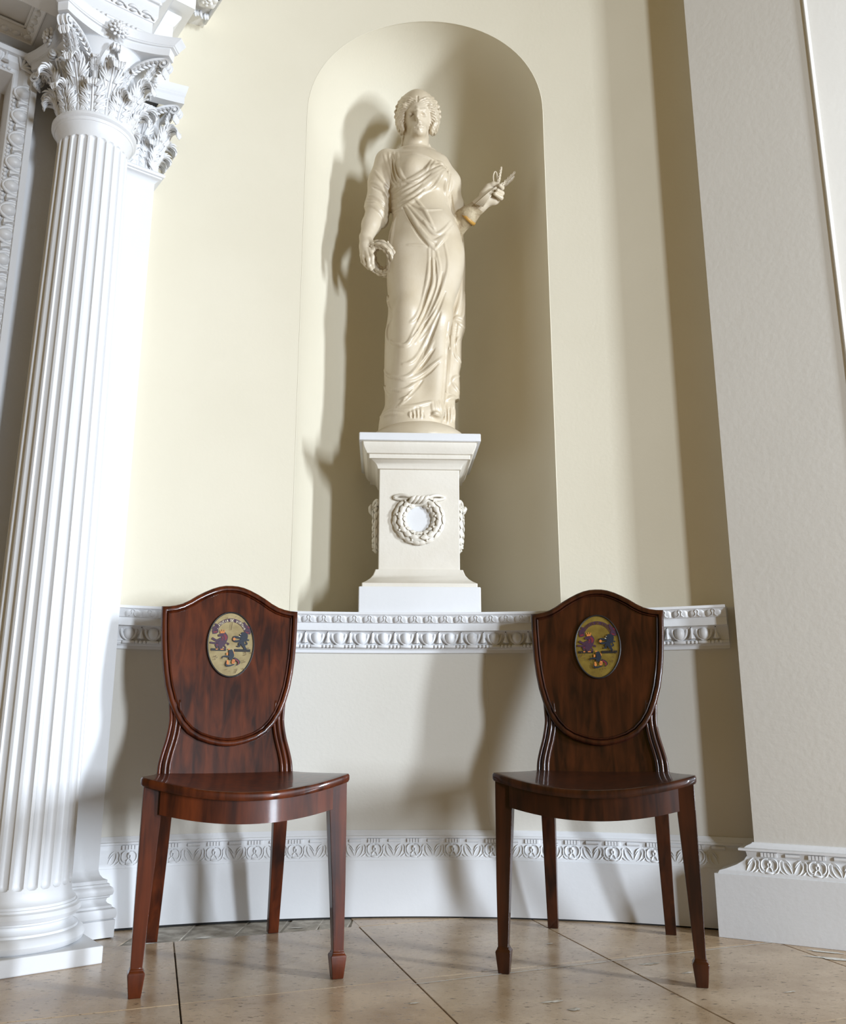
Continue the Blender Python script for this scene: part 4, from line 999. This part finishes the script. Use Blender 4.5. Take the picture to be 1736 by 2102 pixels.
def chain(pts, rad, k=.01, sub=False):
    if not hasattr(rad, '__len__'): rad = [rad] * len(pts)
    for i in range(len(pts) - 1): cone(pts[i], pts[i + 1], rad[i], rad[i + 1], k, sub)
def ellip(c, r, k=.02, sub=False, rot=None):
    c, r = np.asarray(c, float), np.asarray(r, float); R_ = r.max() + k + .012; s = win(c - R_, c + R_)
    X, Y, Z = gx[s[0]][:, None, None] - c[0], gy[s[1]][None, :, None] - c[1], gz[s[2]][None, None, :] - c[2]
    if rot is not None:
        X, Y, Z = (rot[0][0] * X + rot[0][1] * Y + rot[0][2] * Z, rot[1][0] * X + rot[1][1] * Y + rot[1][2] * Z, rot[2][0] * X + rot[2][1] * Y + rot[2][2] * Z)
    k0 = np.sqrt((X / r[0]) ** 2 + (Y / r[1]) ** 2 + (Z / r[2]) ** 2); k1 = np.sqrt((X / r[0] ** 2) ** 2 + (Y / r[1] ** 2) ** 2 + (Z / r[2] ** 2) ** 2) + 1e-6
    comb(s, (k0 * (k0 - 1) / k1).astype(np.float32), k, sub)
def loft(rows, k=.02, sq=1.0):
    """rows: (py, xl, xr, half depth, dy) silhouettes in the photograph"""
    z = []; 
    for py, xl, xr, b, dy in rows:
        p, q = P3(xl, py, dy), P3(xr, py, dy); z.append((p[2], (p[0] + q[0]) / 2, (q[0] - p[0]) / 2, b, SY + dy))
    z = np.array(sorted(z)); zz = gz
    i0, i1 = np.searchsorted(zz, z[0, 0]), np.searchsorted(zz, z[-1, 0])
    zs_ = zz[i0:i1]
    def ip(c):
        v = np.interp(zs_, z[:, 0], z[:, c]); kk = 9; pad = np.pad(v, kk, mode='edge'); return np.convolve(pad, np.ones(2 * kk + 1) / (2 * kk + 1), 'valid').astype(np.float32)
    cx, a, b, cy = ip(1), ip(2), ip(3), ip(4)
    X = gx[:, None, None] - cx[None, None, :]; Y = gy[None, :, None] - cy[None, None, :]
    k0 = np.sqrt((X / a) ** 2 + (Y / b) ** 2); k1 = np.sqrt((X / a ** 2) ** 2 + (Y / b ** 2) ** 2) + 1e-4
    d = k0 * (k0 - 1) / k1
    comb((slice(None), slice(None), slice(i0, i1)), d.astype(np.float32), k)
CAMP = np.array([0, 0, CAM_H])
def cast(x, y, sink=0.0):
    """first point of the sculpture met by the sight line through pixel (x, y)"""
    r = P3(x, y) - CAMP; ys = np.arange(BY[0] + .005, BY[1] - .005, .001); Q = CAMP + r[None, :] * (ys / r[1])[:, None]
    ix = np.clip(((Q - [BX[0], BY[0], BZ[0]]) / VS + .5).astype(int), 0, [NXg - 1, NYg - 1, NZg - 1])
    v = D[ix[:, 0], ix[:, 1], ix[:, 2]]; h_ = np.nonzero(v < 0)[0]
    if len(h_) == 0: return P3(x, y, -.03)
    p = Q[h_[0]]; return p + r / np.linalg.norm(r) * sink
def fold(pts, r, k=.007, sink=.35, n=None, sub=False, taper=(.25, .25)):
    """ridge (or groove) lying on the surface along a curve"""
    n = n or max(8, int(sum(math.hypot(a[0] - b[0], a[1] - b[1]) for a, b in zip(pts, pts[1:])) / 3.5))
    q = spl(pts, n); Q = [cast(x, y, r * sink if not sub else -r * .3) for x, y in q]
    # ease depth jumps
    A = np.array(Q); 
    for _ in range(2): A[1:-1] = .5 * A[1:-1] + .25 * (A[:-2] + A[2:])
    rr = [r * (taper[0] + (1 - taper[0]) * min(1, i / (n * .3))) * 1.0 for i in range(n)]
    rr = [a * (taper[1] + (1 - taper[1]) * min(1, (n - 1 - i) / (n * .3))) for i, a in enumerate(rr)]
    chain(list(A), rr, k, sub)

# ---- masses: draped trunk and skirt
loft([(314, 815, 895, .045, .020), (326, 796, 908, .070, .012), (345, 797, 917, .088, .004), (372, 802, 917, .094, .0), (400, 804, 915, .093, .0), (428, 804, 921, .092, 0), (455, 806, 934, .096, 0), (485, 799, 946, .104, 0),
      (515, 794, 952, .110, 0), (550, 793, 952, .110, 0), (585, 794, 945, .106, .002), (620, 797, 932, .100, .004), (650, 796, 923, .096, .006), (690, 790, 916, .094, .008), (730, 789, 913, .092, .008), (775, 788, 909, .094, .006), (815, 790, 906, .098, .004), (838, 790, 906, .104, 0), (856, 780, 907, .112, -.002), (880, 776, 908, .115, -.004), (900, 776, 908, .115, -.004)])
for a, b, ra, rb in (((836, 525, -.030), (838, 640, -.072), .060, .049), ((838, 640, -.072), (828, 838, -.055), .047, .041), ((912, 520, -.020), (898, 650, -.052), .060, .047), ((898, 650, -.052), (890, 842, -.050), .046, .036)):
    cone(P3(*a), P3(*b), ra, rb, .035)
ellip(P3(889, 470, -.052), (.062, .052, .060), .04)
ellip(P3(845, 347, -.066), (.041, .040, .042), .03); ellip(P3(899, 365, -.064), (.040, .040, .044), .03)
# drapery hanging behind, at the right
loft([(440, 905, 944, .04, .075), (480, 915, 951, .04, .080), (540, 912, 955, .042, .085), (600, 912, 954, .040, .085), (640, 912, 955, .040, .082), (680, 908, 955, .040, .080), (694, 905, 948, .040, .080), (720, 905, 947, .040, .080), (752, 900, 947, .040, .078), (766, 900, 942, .040, .078), (790, 898, 944, .040, .078), (822, 895, 943, .042, .076)], .008)
loft([(815, 870, 934, .050, .060), (840, 870, 934, .050, .058), (900, 870, 934, .050, .058)], .004)
# neck, head
cone(P3(852, 325, .020), P3(856, 270, .012), .052, .047, .02)
ellip(P3(857, 232, .022), (.072, .085, .088), .02)
ellip(P3(857.5, 245, -.012), (.0505, .066, .076), .012)
ellip(P3(860, 268, -.048), (.030, .026, .026), .03)
# arms
sl = [P3(795, 333, .012), P3(783, 375, .012), P3(774, 424, .008)]
chain(sl, [.050, .047, .048], .03); cone(P3(774, 424, .008), P3(780, 452, .010), .046, .034, .012)
chain([P3(773, 430, .0), P3(762, 462, -.012), P3(752, 486, -.030)], [.040, .036, .0255], .012)
chain([P3(902, 340, .015), P3(921, 375, .030), P3(930, 425, .040), P3(938, 462, .035)], [.040, .042, .038, .035], .025)
chain([P3(940, 462, .030), P3(960, 443, -.005), P3(985, 421, -.035)], [.037, .036, .026], .012)
# ---- face
def onf(x, y, out=0.0): return cast(x, y, -out)
br = cast(856.5, 226); tip = cast(860, 250, -.0125); 
tip = cast(860, 249.5, -.0085)
chain([cast(855.5, 221, .003), br + [0, -.0035, 0], cast(858.6, 240, -.0065), tip], [.0055, .0062, .0066, .0064], .008)
for dx in (-4.2, 4.6): ellip(cast(859.6 + dx, 251.2, .0005), (.0048, .0050, .0040), .005)
for x in (843.5, 870.5):
    ellip(cast(x, 234.0, -.001), (.0150, .0115, .0085), .007, True)
ellip(cast(856.5, 235, -.004), (.0075, .008, .016), .006)
for x, s in ((843.5, -1), (870.5, 1)):
    ellip(cast(x, 234.8, .0018), (.0112, .0086, .0064), .0015)
    chain([cast(x - 7, 232.8, .0), cast(x - 2, 230.6, -.0012), cast(x + 2, 230.6, -.0012), cast(x + 7, 232.8, .0)], [.0014, .0022, .0022, .0014], .0015)
    chain([cast(x - 6, 236.6, .0), cast(x, 238.8, -.0006), cast(x + 6, 236.6, .0)], [.0010, .0016, .0010], .0015)
    chain([cast(x + s * 9.5, 229, .001), cast(x + s * 2, 225.0, .000), cast(x - s * 8, 226.5, .001)], [.0022, .0042, .0046], .006)
chain([cast(852.5, 259.6, .001), cast(857, 257.6, .0002), cast(860, 258.2, .0002), cast(863, 257.6, .0002), cast(867.5, 259.6, .001)], [.0024, .0046, .0040, .0046, .0024], .0025)
chain([cast(854, 262.6, .001), cast(860, 264.2, -.0002), cast(866, 262.6, .001)], [.0024, .0054, .0024], .0025)
chain([cast(851.5, 260.8, -.0012), cast(860, 261.0, -.0022), cast(868.5, 260.8, -.0012)], .0022, .0012, True)
ellip(cast(861, 272, .006), (.014, .011, .011), .008)
# ---- hair: wavy locks drawn back from a centre parting, laurel wreath
ellip(P3(856, 228, .046), (.086, .085, .060), .010)
for s in (-1, 1):
    cx_ = 857 + s * 33
    ellip(P3(cx_, 248, .012), (.024, .046, .060), .014)
    chain([P3(857 + s * 2, 207, -.046), P3(857 + s * 14, 210, -.050), P3(857 + s * 25, 220, -.043), P3(857 + s * 32, 237, -.028), P3(857 + s * 33, 256, -.014), P3(857 + s * 29.5, 272, -.002)], [.010, .013, .0135, .013, .012, .008], .006)
def strand(q, r, k=.0022, sub=False):
    Q = []
    for x, y in q:
        p = cast(x, y, r * .25 if not sub else -r * .25)
        if p[1] > SY + .09 or abs(p[1] - (SY - .03)) < 1e-6: break
        Q.append(p)
    if len(Q) < 5: return
    A = np.array(Q)
    for _ in range(2): A[1:-1] = .5 * A[1:-1] + .25 * (A[:-2] + A[2:])
    n_ = len(A); chain(list(A), [r * (.45 + .55 * math.sin(PI * min(.93, i / (n_ - 1) + .07))) for i in range(n_)], k, sub)
rnd = random.Random(5)
for s in (-1, 1):
    for i in range(13):
        a0 = .10 + i * .168; q = []
        for k in range(26):
            u = k / 25; a = a0 + (.62 - .020 * i) * u ** .85; ra = 27.0 + 21.5 * u ** .8; rb = 31.0 + 20.0 * u ** .8
            w_ = (1.5 - .4 * u) * math.sin(u * 15 + i * 1.1)
            x = 857.2 + s * (ra + .3 * w_) * math.sin(a) ; y = 240 - (rb + .3 * w_) * math.cos(a)
            q.append((x - s * w_ * .55 * math.cos(a), y - w_ * .75 * math.sin(a) + w_ * .2))
        strand(q, .0046, .0018)
    for i in range(13):
        a0 = .18 + i * .168; q = []
        for k in range(24):
            u = .04 + .92 * k / 23; a = a0 + (.62 - .020 * i) * u ** .85; ra = 27.5 + 21.5 * u ** .8; rb = 31.5 + 20.0 * u ** .8
            q.append((857.2 + s * ra * math.sin(a), 240 - rb * math.cos(a)))
        strand(q, .0024, .0014, True)
    # short curls that hang beside the jaw
    for i in range(6):
        x0, y0 = 857 + s * (27.5 + 2.2 * i), 262 - 3.0 * i
        strand([(x0 + s * 1.6 * math.sin(k * .9 + i), y0 + k * 2.0) for k in range(int(10 - .5 * i))], .0052, .002)
    for i in range(9):     # laurel leaves of the crown
        a = .16 + i * .23; x = 857 + s * 44.5 * math.sin(a); y = 236 - 45.5 * math.cos(a)
        dx, dy_ = -s * 10 * math.cos(a), -10 * math.sin(a)
        d0 = .004 + .004 * i
        chain([P3(x, y, d0), P3(x + dx * .5, y + dy_ * .5, d0 - .013), P3(x + dx, y + dy_, d0 - .017)], [.0035, .0078, .0022], .002)
chain([cast(856.8, 198, -.001), cast(856.8, 203, -.001), cast(856.8, 208, -.001)], .0035, .003, True)
chain([P3(829, 262, .028), P3(828, 285, .030), P3(826, 300, .020), P3(823, 309, .010)], [.008, .007, .006, .005], .006)
chain([P3(879, 300, .030), P3(884, 310, .030), P3(888, 322, .020), P3(890, 330, .010)], [.009, .008, .007, .005], .006)
chain([P3(820, 309, .002), P3(826, 303, .0)], [.008, .006], .004)
# ---- folds of the drapery
RIDGE = [
 # bunched band slung from the shoulder to the waist
 ([(908, 336), (886, 345), (866, 357), (838, 374), (815, 385), (803, 394)], .0095), ([(910, 341), (888, 354), (862, 372), (834, 388), (808, 402)], .0100), ([(910, 347), (886, 364), (858, 385), (830, 401), (804, 415)], .0100),
 ([(907, 354), (884, 374), (858, 396), (832, 413), (805, 428)], .0095), ([(880, 385), (858, 404), (832, 424), (806, 438)], .0080),
 ([(916, 345), (905, 362), (890, 385), (870, 396)], .0045), ([(920, 352), (914, 375), (912, 395), (918, 420)], .0055), ([(926, 360), (922, 385), (918, 400)], .0050),
 ([(896, 332), (905, 336), (914, 345)], .0060), ([(886, 329), (882, 340), (874, 350)], .0050), ([(893, 330), (889, 340), (882, 349)], .0040),
 # sleeve and shoulder
 ([(798, 314), (804, 340), (812, 365), (818, 382)], .0060), ([(808, 313), (812, 338), (818, 362), (824, 378)], .0060), ([(788, 317), (796, 345), (806, 372), (812, 386)], .0045), ([(816, 314), (819, 335), (824, 358), (832, 371)], .0055),
 ([(768, 350), (783, 368), (798, 385)], .0040), ([(762, 374), (776, 378), (789, 394), (797, 412)], .0050), ([(757, 402), (771, 404), (786, 416), (796, 434)], .0055), ([(751, 416), (768, 414), (785, 427), (796, 444)], .0060), ([(748, 424), (766, 423), (781, 438), (790, 458)], .0060), ([(752, 421), (770, 420), (784, 434), (792, 452)], .0045),
 ([(826, 313), (850, 315), (874, 322), (890, 329)], .0040), ([(832, 371), (846, 376), (856, 370)], .0045),
 # overfold across the belly
 ([(832, 422), (846, 446), (867, 481), (886, 506), (898, 518)], .0062), ([(850, 404), (866, 425), (879, 446), (893, 476)], .0040), ([(840, 416), (858, 426), (880, 432), (905, 430)], .0035), ([(836, 419), (852, 438), (872, 458), (892, 468)], .0038),
 ([(870, 454), (884, 475), (897, 482), (913, 470), (924, 455)], .0045), ([(862, 468), (880, 490), (892, 497), (908, 486), (930, 463)], .0050), ([(893, 504), (906, 492), (916, 482)], .0040), ([(892, 512), (902, 500), (918, 484)], .0030),
 ([(836, 503), (858, 504), (880, 507)], .0026), ([(812, 448), (806, 480), (801, 520), (799, 560)], .0050), ([(808, 452), (800, 490), (796, 530)], .0040),
 # long folds of the skirt
 ([(880, 508), (880, 540), (878, 566), (874, 588), (865, 624), (853, 651), (842, 662)], .0050), ([(887, 512), (888, 545), (887, 578), (878, 612), (864, 648), (850, 680), (838, 705), (826, 710), (810, 706), (801, 700)], .0056), ([(897, 520), (902, 556), (890, 602), (874, 645), (857, 676), (846, 694)], .0054),
 ([(912, 500), (919, 545), (908, 590), (887, 633), (870, 658), (857, 681)], .0052), ([(900, 633), (884, 659), (868, 686), (852, 705)], .0058), ([(894, 530), (896, 562), (884, 600), (868, 640), (858, 660)], .0040),
 ([(868, 727), (854, 757), (838, 773), (818, 777), (798, 770)], .0056), ([(908, 733), (890, 749), (866, 768), (841, 779), (825, 781)], .0056), ([(860, 778), (845, 793), (826, 802), (798, 799)], .0046), ([(857, 794), (838, 815), (818, 836)], .0045),
 ([(878, 690), (866, 714), (852, 736), (838, 746), (826, 748)], .0040), ([(890, 700), (876, 728), (862, 748)], .0045), ([(843, 812), (832, 817), (822, 820)], .0030),
 ([(800, 836), (842, 835), (872, 829), (887, 825)], .0045), ([(795, 605), (798, 625), (804, 640)], .0045), ([(807, 650), (797, 668), (794, 688), (797, 700)], .0045), ([(788, 790), (793, 805), (800, 812)], .0030), ([(788, 760), (795, 770), (804, 776)], .0030),
 ([(785, 850), (800, 843), (830, 842), (850, 838)], .0045), ([(780, 856), (800, 850), (826, 850)], .0045),
 ([(892, 826), (894, 840), (898, 856)], .0032), ([(897, 827), (900, 842), (904, 856)], .0030), ([(887, 826), (887, 838), (891, 850)], .0030), ([(902, 824), (904, 838), (906, 852)], .0028),
 ([(864, 836), (864, 846), (865, 857)], .0042), ([(856, 840), (857, 848), (858, 857)], .0040), ([(848, 843), (849, 850), (850, 857)], .0036), ([(841, 846), (842, 852), (843, 857)], .0032),
 # swallow-tail drapery at the back
 ([(948, 575), (943, 620), (934, 648)], .0055), ([(953, 600), (950, 640), (946, 658)], .0055), ([(932, 655), (940, 652), (951, 658)], .0060), ([(936, 660), (946, 668), (953, 676)], .0050), ([(930, 665), (928, 700), (930, 720), (940, 738), (945, 745)], .0060), ([(945, 692), (936, 698), (932, 708)], .0050),
 ([(920, 690), (920, 730), (917, 780), (914, 820)], .0050), ([(926, 690), (925, 735), (921, 790)], .0045), ([(943, 772), (932, 776), (926, 784)], .0050), ([(928, 785), (936, 798), (942, 808)], .0050), ([(915, 822), (926, 816), (940, 818)], .0060),
 ([(918, 832), (918, 848), (919, 866)], .0035), ([(925, 832), (925, 848), (926, 866)], .0035), ([(931, 832), (932, 848), (932, 866)], .0032), ([(912, 832), (912, 846), (912, 862)], .0030),
]
GROOVE = [
 ([(866, 377), (838, 396), (806, 409)], .0040), ([(884, 355), (858, 374), (826, 393)], .0036), ([(870, 388), (840, 409), (806, 424)], .0036), ([(806, 318), (813, 345), (822, 374)], .0040), ([(801, 318), (808, 350), (815, 378)], .0036), ([(764, 384), (780, 392), (794, 408)], .0036), ([(754, 410), (772, 411), (790, 428)], .0030),
 ([(826, 425), (840, 450), (861, 485), (880, 508)], .0036), ([(884, 530), (883, 575), (870, 620), (856, 655)], .0045), ([(893, 535), (894, 580), (882, 618), (864, 660), (846, 690)], .0045), ([(908, 560), (898, 602), (878, 645), (860, 680)], .0042), ([(914, 600), (896, 642), (876, 676), (858, 702)], .0042),
 ([(892, 715), (870, 745), (850, 768)], .0048), ([(900, 745), (878, 766), (850, 784)], .0040), ([(868, 780), (850, 802), (830, 822)], .0040), ([(904, 640), (888, 680), (876, 712)], .0055), ([(921, 660), (917, 700), (914, 760), (908, 822)], .0050), ([(868, 842), (869, 857)], .0030), ([(860.5, 842), (861, 857)], .0026), ([(853, 844), (853.5, 857)], .0026), ([(845.5, 847), (846, 857)], .0026),
 ([(938, 664), (934, 700), (936, 722), (946, 742)], .0045), ([(916, 838), (916, 866)], .0025), ([(922, 838), (922, 866)], .0025), ([(929, 838), (929, 866)], .0025), ([(800, 392), (800, 412), (801, 440)], .0050), ([(926, 400), (928, 425), (934, 440)], .0036),
]
for pts, r in RIDGE: fold(pts, r)
for pts, r in GROOVE: fold(pts, r, .005, sub=True)
# foot showing under the hem
ellip(cast(893, 853, .012), (.020, .030, .012), .006); fold([(881, 857), (888, 851), (897, 851), (904, 856)], .0030, .003)
# ---- left hand (viewer's left) closing on the wreath
W0 = P3(751, 488, -.032)
chain([W0, P3(751, 505, -.040), P3(752, 516, -.044)], [.025, .0245, .021], .008)
WRC = P3(784, 531, -.036)
for pts, r in ((((758, 512, -.058), (764, 527, -.066), (764, 541, -.060), (766, 549, -.046)), .0088), (((752, 514, -.056), (756, 531, -.064), (758, 546, -.058), (762, 553, -.044)), .0088), (((746, 512, -.046), (747, 528, -.054), (750, 543, -.050), (756, 551, -.040)), .0084), (((741, 508, -.034), (742, 524, -.042), (744, 537, -.038), (750, 546, -.030)), .0075)):
    chain([P3(*p) for p in pts], [r, r * .95, r * .85, r * .70], .004)
chain([P3(758, 494, -.048), P3(766, 502, -.060), P3(767, 511, -.062), P3(763, 518, -.060)], [.0125, .0105, .0090, .0070], .004)
# ---- right hand (viewer's right) raised with the ears of wheat
chain([P3(984, 422, -.035), P3(998, 409, -.042), P3(1008, 399, -.046)], [.026, .0270, .0255], .010)
ellip(P3(1013, 408, -.045), (.026, .020, .026), .010)
for pts, r in ((((1018, 392, -.046), (1030, 386, -.062), (1026, 381, -.080)), .0090), (((1020, 399, -.048), (1030, 397, -.066), (1021, 391, -.086)), .0092), (((1018, 407, -.046), (1028, 406, -.066), (1016, 398, -.086)), .0092), (((1024, 385, -.036), (1038, 377, -.034), (1048, 368, -.036), (1053, 363, -.040)), .0090)):
    chain([P3(*p) for p in pts], [r, r, r * .85] if len(pts) == 3 else [r, r * .95, r * .9, r * .7], .004)
chain([P3(992, 398, -.050), P3(1002, 383, -.062), P3(1012, 378, -.070), P3(1021, 378, -.074)], [.0150, .0110, .0095, .0078], .005)
# bandage-like folds on the mended forearm
for x, y, r in ((949, 447, .0375), (953, 450, .0368), (958, 452, .0360)): pass
D = np.minimum(D, .05)
g = openvdb.FloatGrid(.05); g.copyFromArray(D.astype(np.float32), tolerance=0.0)
g.transform = openvdb.createLinearTransform(VS)
pts_, quads_ = g.convertToQuads(0.0)
pts_ = np.asarray(pts_, float) + [BX[0], BY[0], BZ[0]]
# keep the largest connected shell
me = bpy.data.meshes.new('figure'); org = np.array([-.018, SY, 1.5225])
me.vertices.add(len(pts_)); me.vertices.foreach_set('co', (pts_ - org).ravel())
q = np.asarray(quads_)[:, ::-1] if True else quads_
me.loops.add(len(q) * 4); me.loops.foreach_set('vertex_index', q.ravel().astype(np.int32))
me.polygons.add(len(q)); me.polygons.foreach_set('loop_start', np.arange(0, 4 * len(q), 4, dtype=np.int32))
me.update(calc_edges=True); me.validate()
bm = bmesh.new(); bm.from_mesh(me)
bmesh.ops.smooth_vert(bm, verts=bm.verts, factor=.25, use_axis_x=True, use_axis_y=True, use_axis_z=True)
bmesh.ops.recalc_face_normals(bm, faces=bm.faces); bm.to_mesh(me); bm.free()
me.shade_smooth(); me.materials.append(M['statue']); me.materials.append(M['statue_worn'])
fa, fb = P3(943, 466, .02), P3(980, 424, -.03)
e_ = fb - fa; L2 = e_ @ e_
cen = np.zeros(len(me.polygons) * 3); me.polygons.foreach_get('center', cen); cen = cen.reshape(-1, 3) + org
t_ = ((cen - fa) @ e_) / L2; dd = np.linalg.norm(cen - fa - t_[:, None] * e_, axis=1)
mi = ((t_ > -.35) & (t_ < 1.0) & (dd < .05) & (cen[:, 0] > P3(936, 450)[0])).astype(np.int32); me.polygons.foreach_set('material_index', mi)
fig = bpy.data.objects.new('figure', me); COL.objects.link(fig); fig.parent = st
del D
def loc(p): return tuple(np.asarray(p) - org)
# ochre band round the forearm
mb = MB(); ax = Vector(e_).normalized(); c = fa + e_ * .47; u_ = ax.orthogonal().normalized(); v_ = ax.cross(u_)
mb.grid([[tuple(Vector(loc(c)) + ax * a + (u_ * math.cos(t) + v_ * math.sin(t)) * r) for t in [2 * PI * k / 24 for k in range(24)]] for a, r in ((-.008, .0345), (-.007, .0385), (.004, .0375), (.005, .033))], closed_u=True)
b_ = mb.obj('forearm_band', M['ochre'], st); b_['label'] = 'ochre band round the raised forearm'
# wreath in the lowered hand
WN_ = Vector((-.56, -.56, -.60)).normalized(); wa = WN_.cross(Vector((0, 0, 1))).normalized(); wb = wa.cross(WN_)
mb = MB(); Rw, rw = .0505, .0150
def wp(a, b, e=0.0):
    rad = wa * math.cos(a) + wb * math.sin(a); return tuple(Vector(loc(WRC)) + rad * (Rw + (rw + e) * math.cos(b)) + WN_ * ((rw + e) * math.sin(b)))
mb.grid([[wp(2 * PI * i / 48, 2 * PI * j / 16) for j in range(16)] for i in range(48)], closed_u=True, closed_v=True)
for i in range(13):
    for j in range(6):
        a0 = 2 * PI * (i + .5 * (j % 2)) / 13; b0 = 2 * PI * j / 6; rows = []
        for k in range(6):
            u = k / 5; wv = .42 * math.sin(PI * min(.96, max(.05, u ** .85)))
            rows.append([wp(a0 + u * .62, b0 + q_ * wv, .0002 + .0056 * (1 - q_ * q_) * math.sin(PI * min(1, .1 + u)) + .0016 * u) for q_ in (-1, -.4, 0, .4, 1)])
        mb.grid(rows)
    mb.ell(wp(2 * PI * i / 13, 1.2 + 2.2 * (i % 3), .004), (.0045, .0045, .0045), 7, 5)
mb.obj('hand_wreath', M['statue'], st)
# wheat ears and blade in the raised hand
def ear(p0, p1, n=9, r=.0062):
    m_ = MB(); p0, p1 = Vector(loc(p0)), Vector(loc(p1)); d = (p1 - p0); s_ = d.normalized().orthogonal().normalized(); t = d.normalized().cross(s_)
    m_.tube([p0, p1], .003, 6)
    for k in range(n):
        for q_ in range(4):
            a = q_ * PI / 2 + k * .8; c = p0 + d * (k + .5) / n; o_ = (s_ * math.cos(a) + t * math.sin(a)); sc = 1 - .45 * k / n
            m_.tube([c, c + o_ * r * sc * .75 + d * .05, c + o_ * r * sc * .9 + d * .16, c + o_ * r * .4 * sc + d * .22], [.002, .0042 * sc, .0036 * sc, .001], 6)
    return m_.obj('wheat_ear', M['statue'], st)
ear(P3(1027, 384, -.060), P3(1053, 357, -.052)); ear(P3(1022, 376, -.066), P3(1028, 347, -.060), 9, .0045)
mb = MB(); mb.tube([loc(P3(*p)) for p in spl([(1013, 376, -.068), (1012, 362, -.066), (1015, 353, -.062), (1019, 356, -.062), (1021, 374, -.066)], 16)], .0032, 6); mb.obj('wheat_blade', M['statue'], st)
mb = MB()
for k in range(6):
    a = k / 5; mb.tube([loc(P3(976 + 14 * a, 419 + 5 * a - 8 * (1 - a) * 0, -.066)), loc(P3(1000 + 6 * a, 398 + 5 * a, -.078)), loc(P3(1018 + 2 * a, 384 + 4 * a, -.074))], .0030, 6)
o = mb.obj('wheat_stalks', M['statue'], st); o['kind'] = 'stuff'
# chipped oval base
m_ = MB(); rows = []; rr = random.Random(2)
for r, z in ((.172, 0.0), (.177, .004), (.178, .016), (.174, .030), (.162, .046), (.140, .062), (.108, .076), (.06, .084), (.0, .086)):
    rows.append([((r + (rr.uniform(-.004, .001) if z < .012 else 0)) * math.cos(a), (r * .90) * math.sin(a) + (rr.uniform(-.003, .003) if z < .012 else 0), z) for a in [2 * PI * k / 72 for k in range(72)]])
m_.grid(rows, closed_u=True); b_ = m_.obj('oval_base', M['statue'], st, smooth=60)
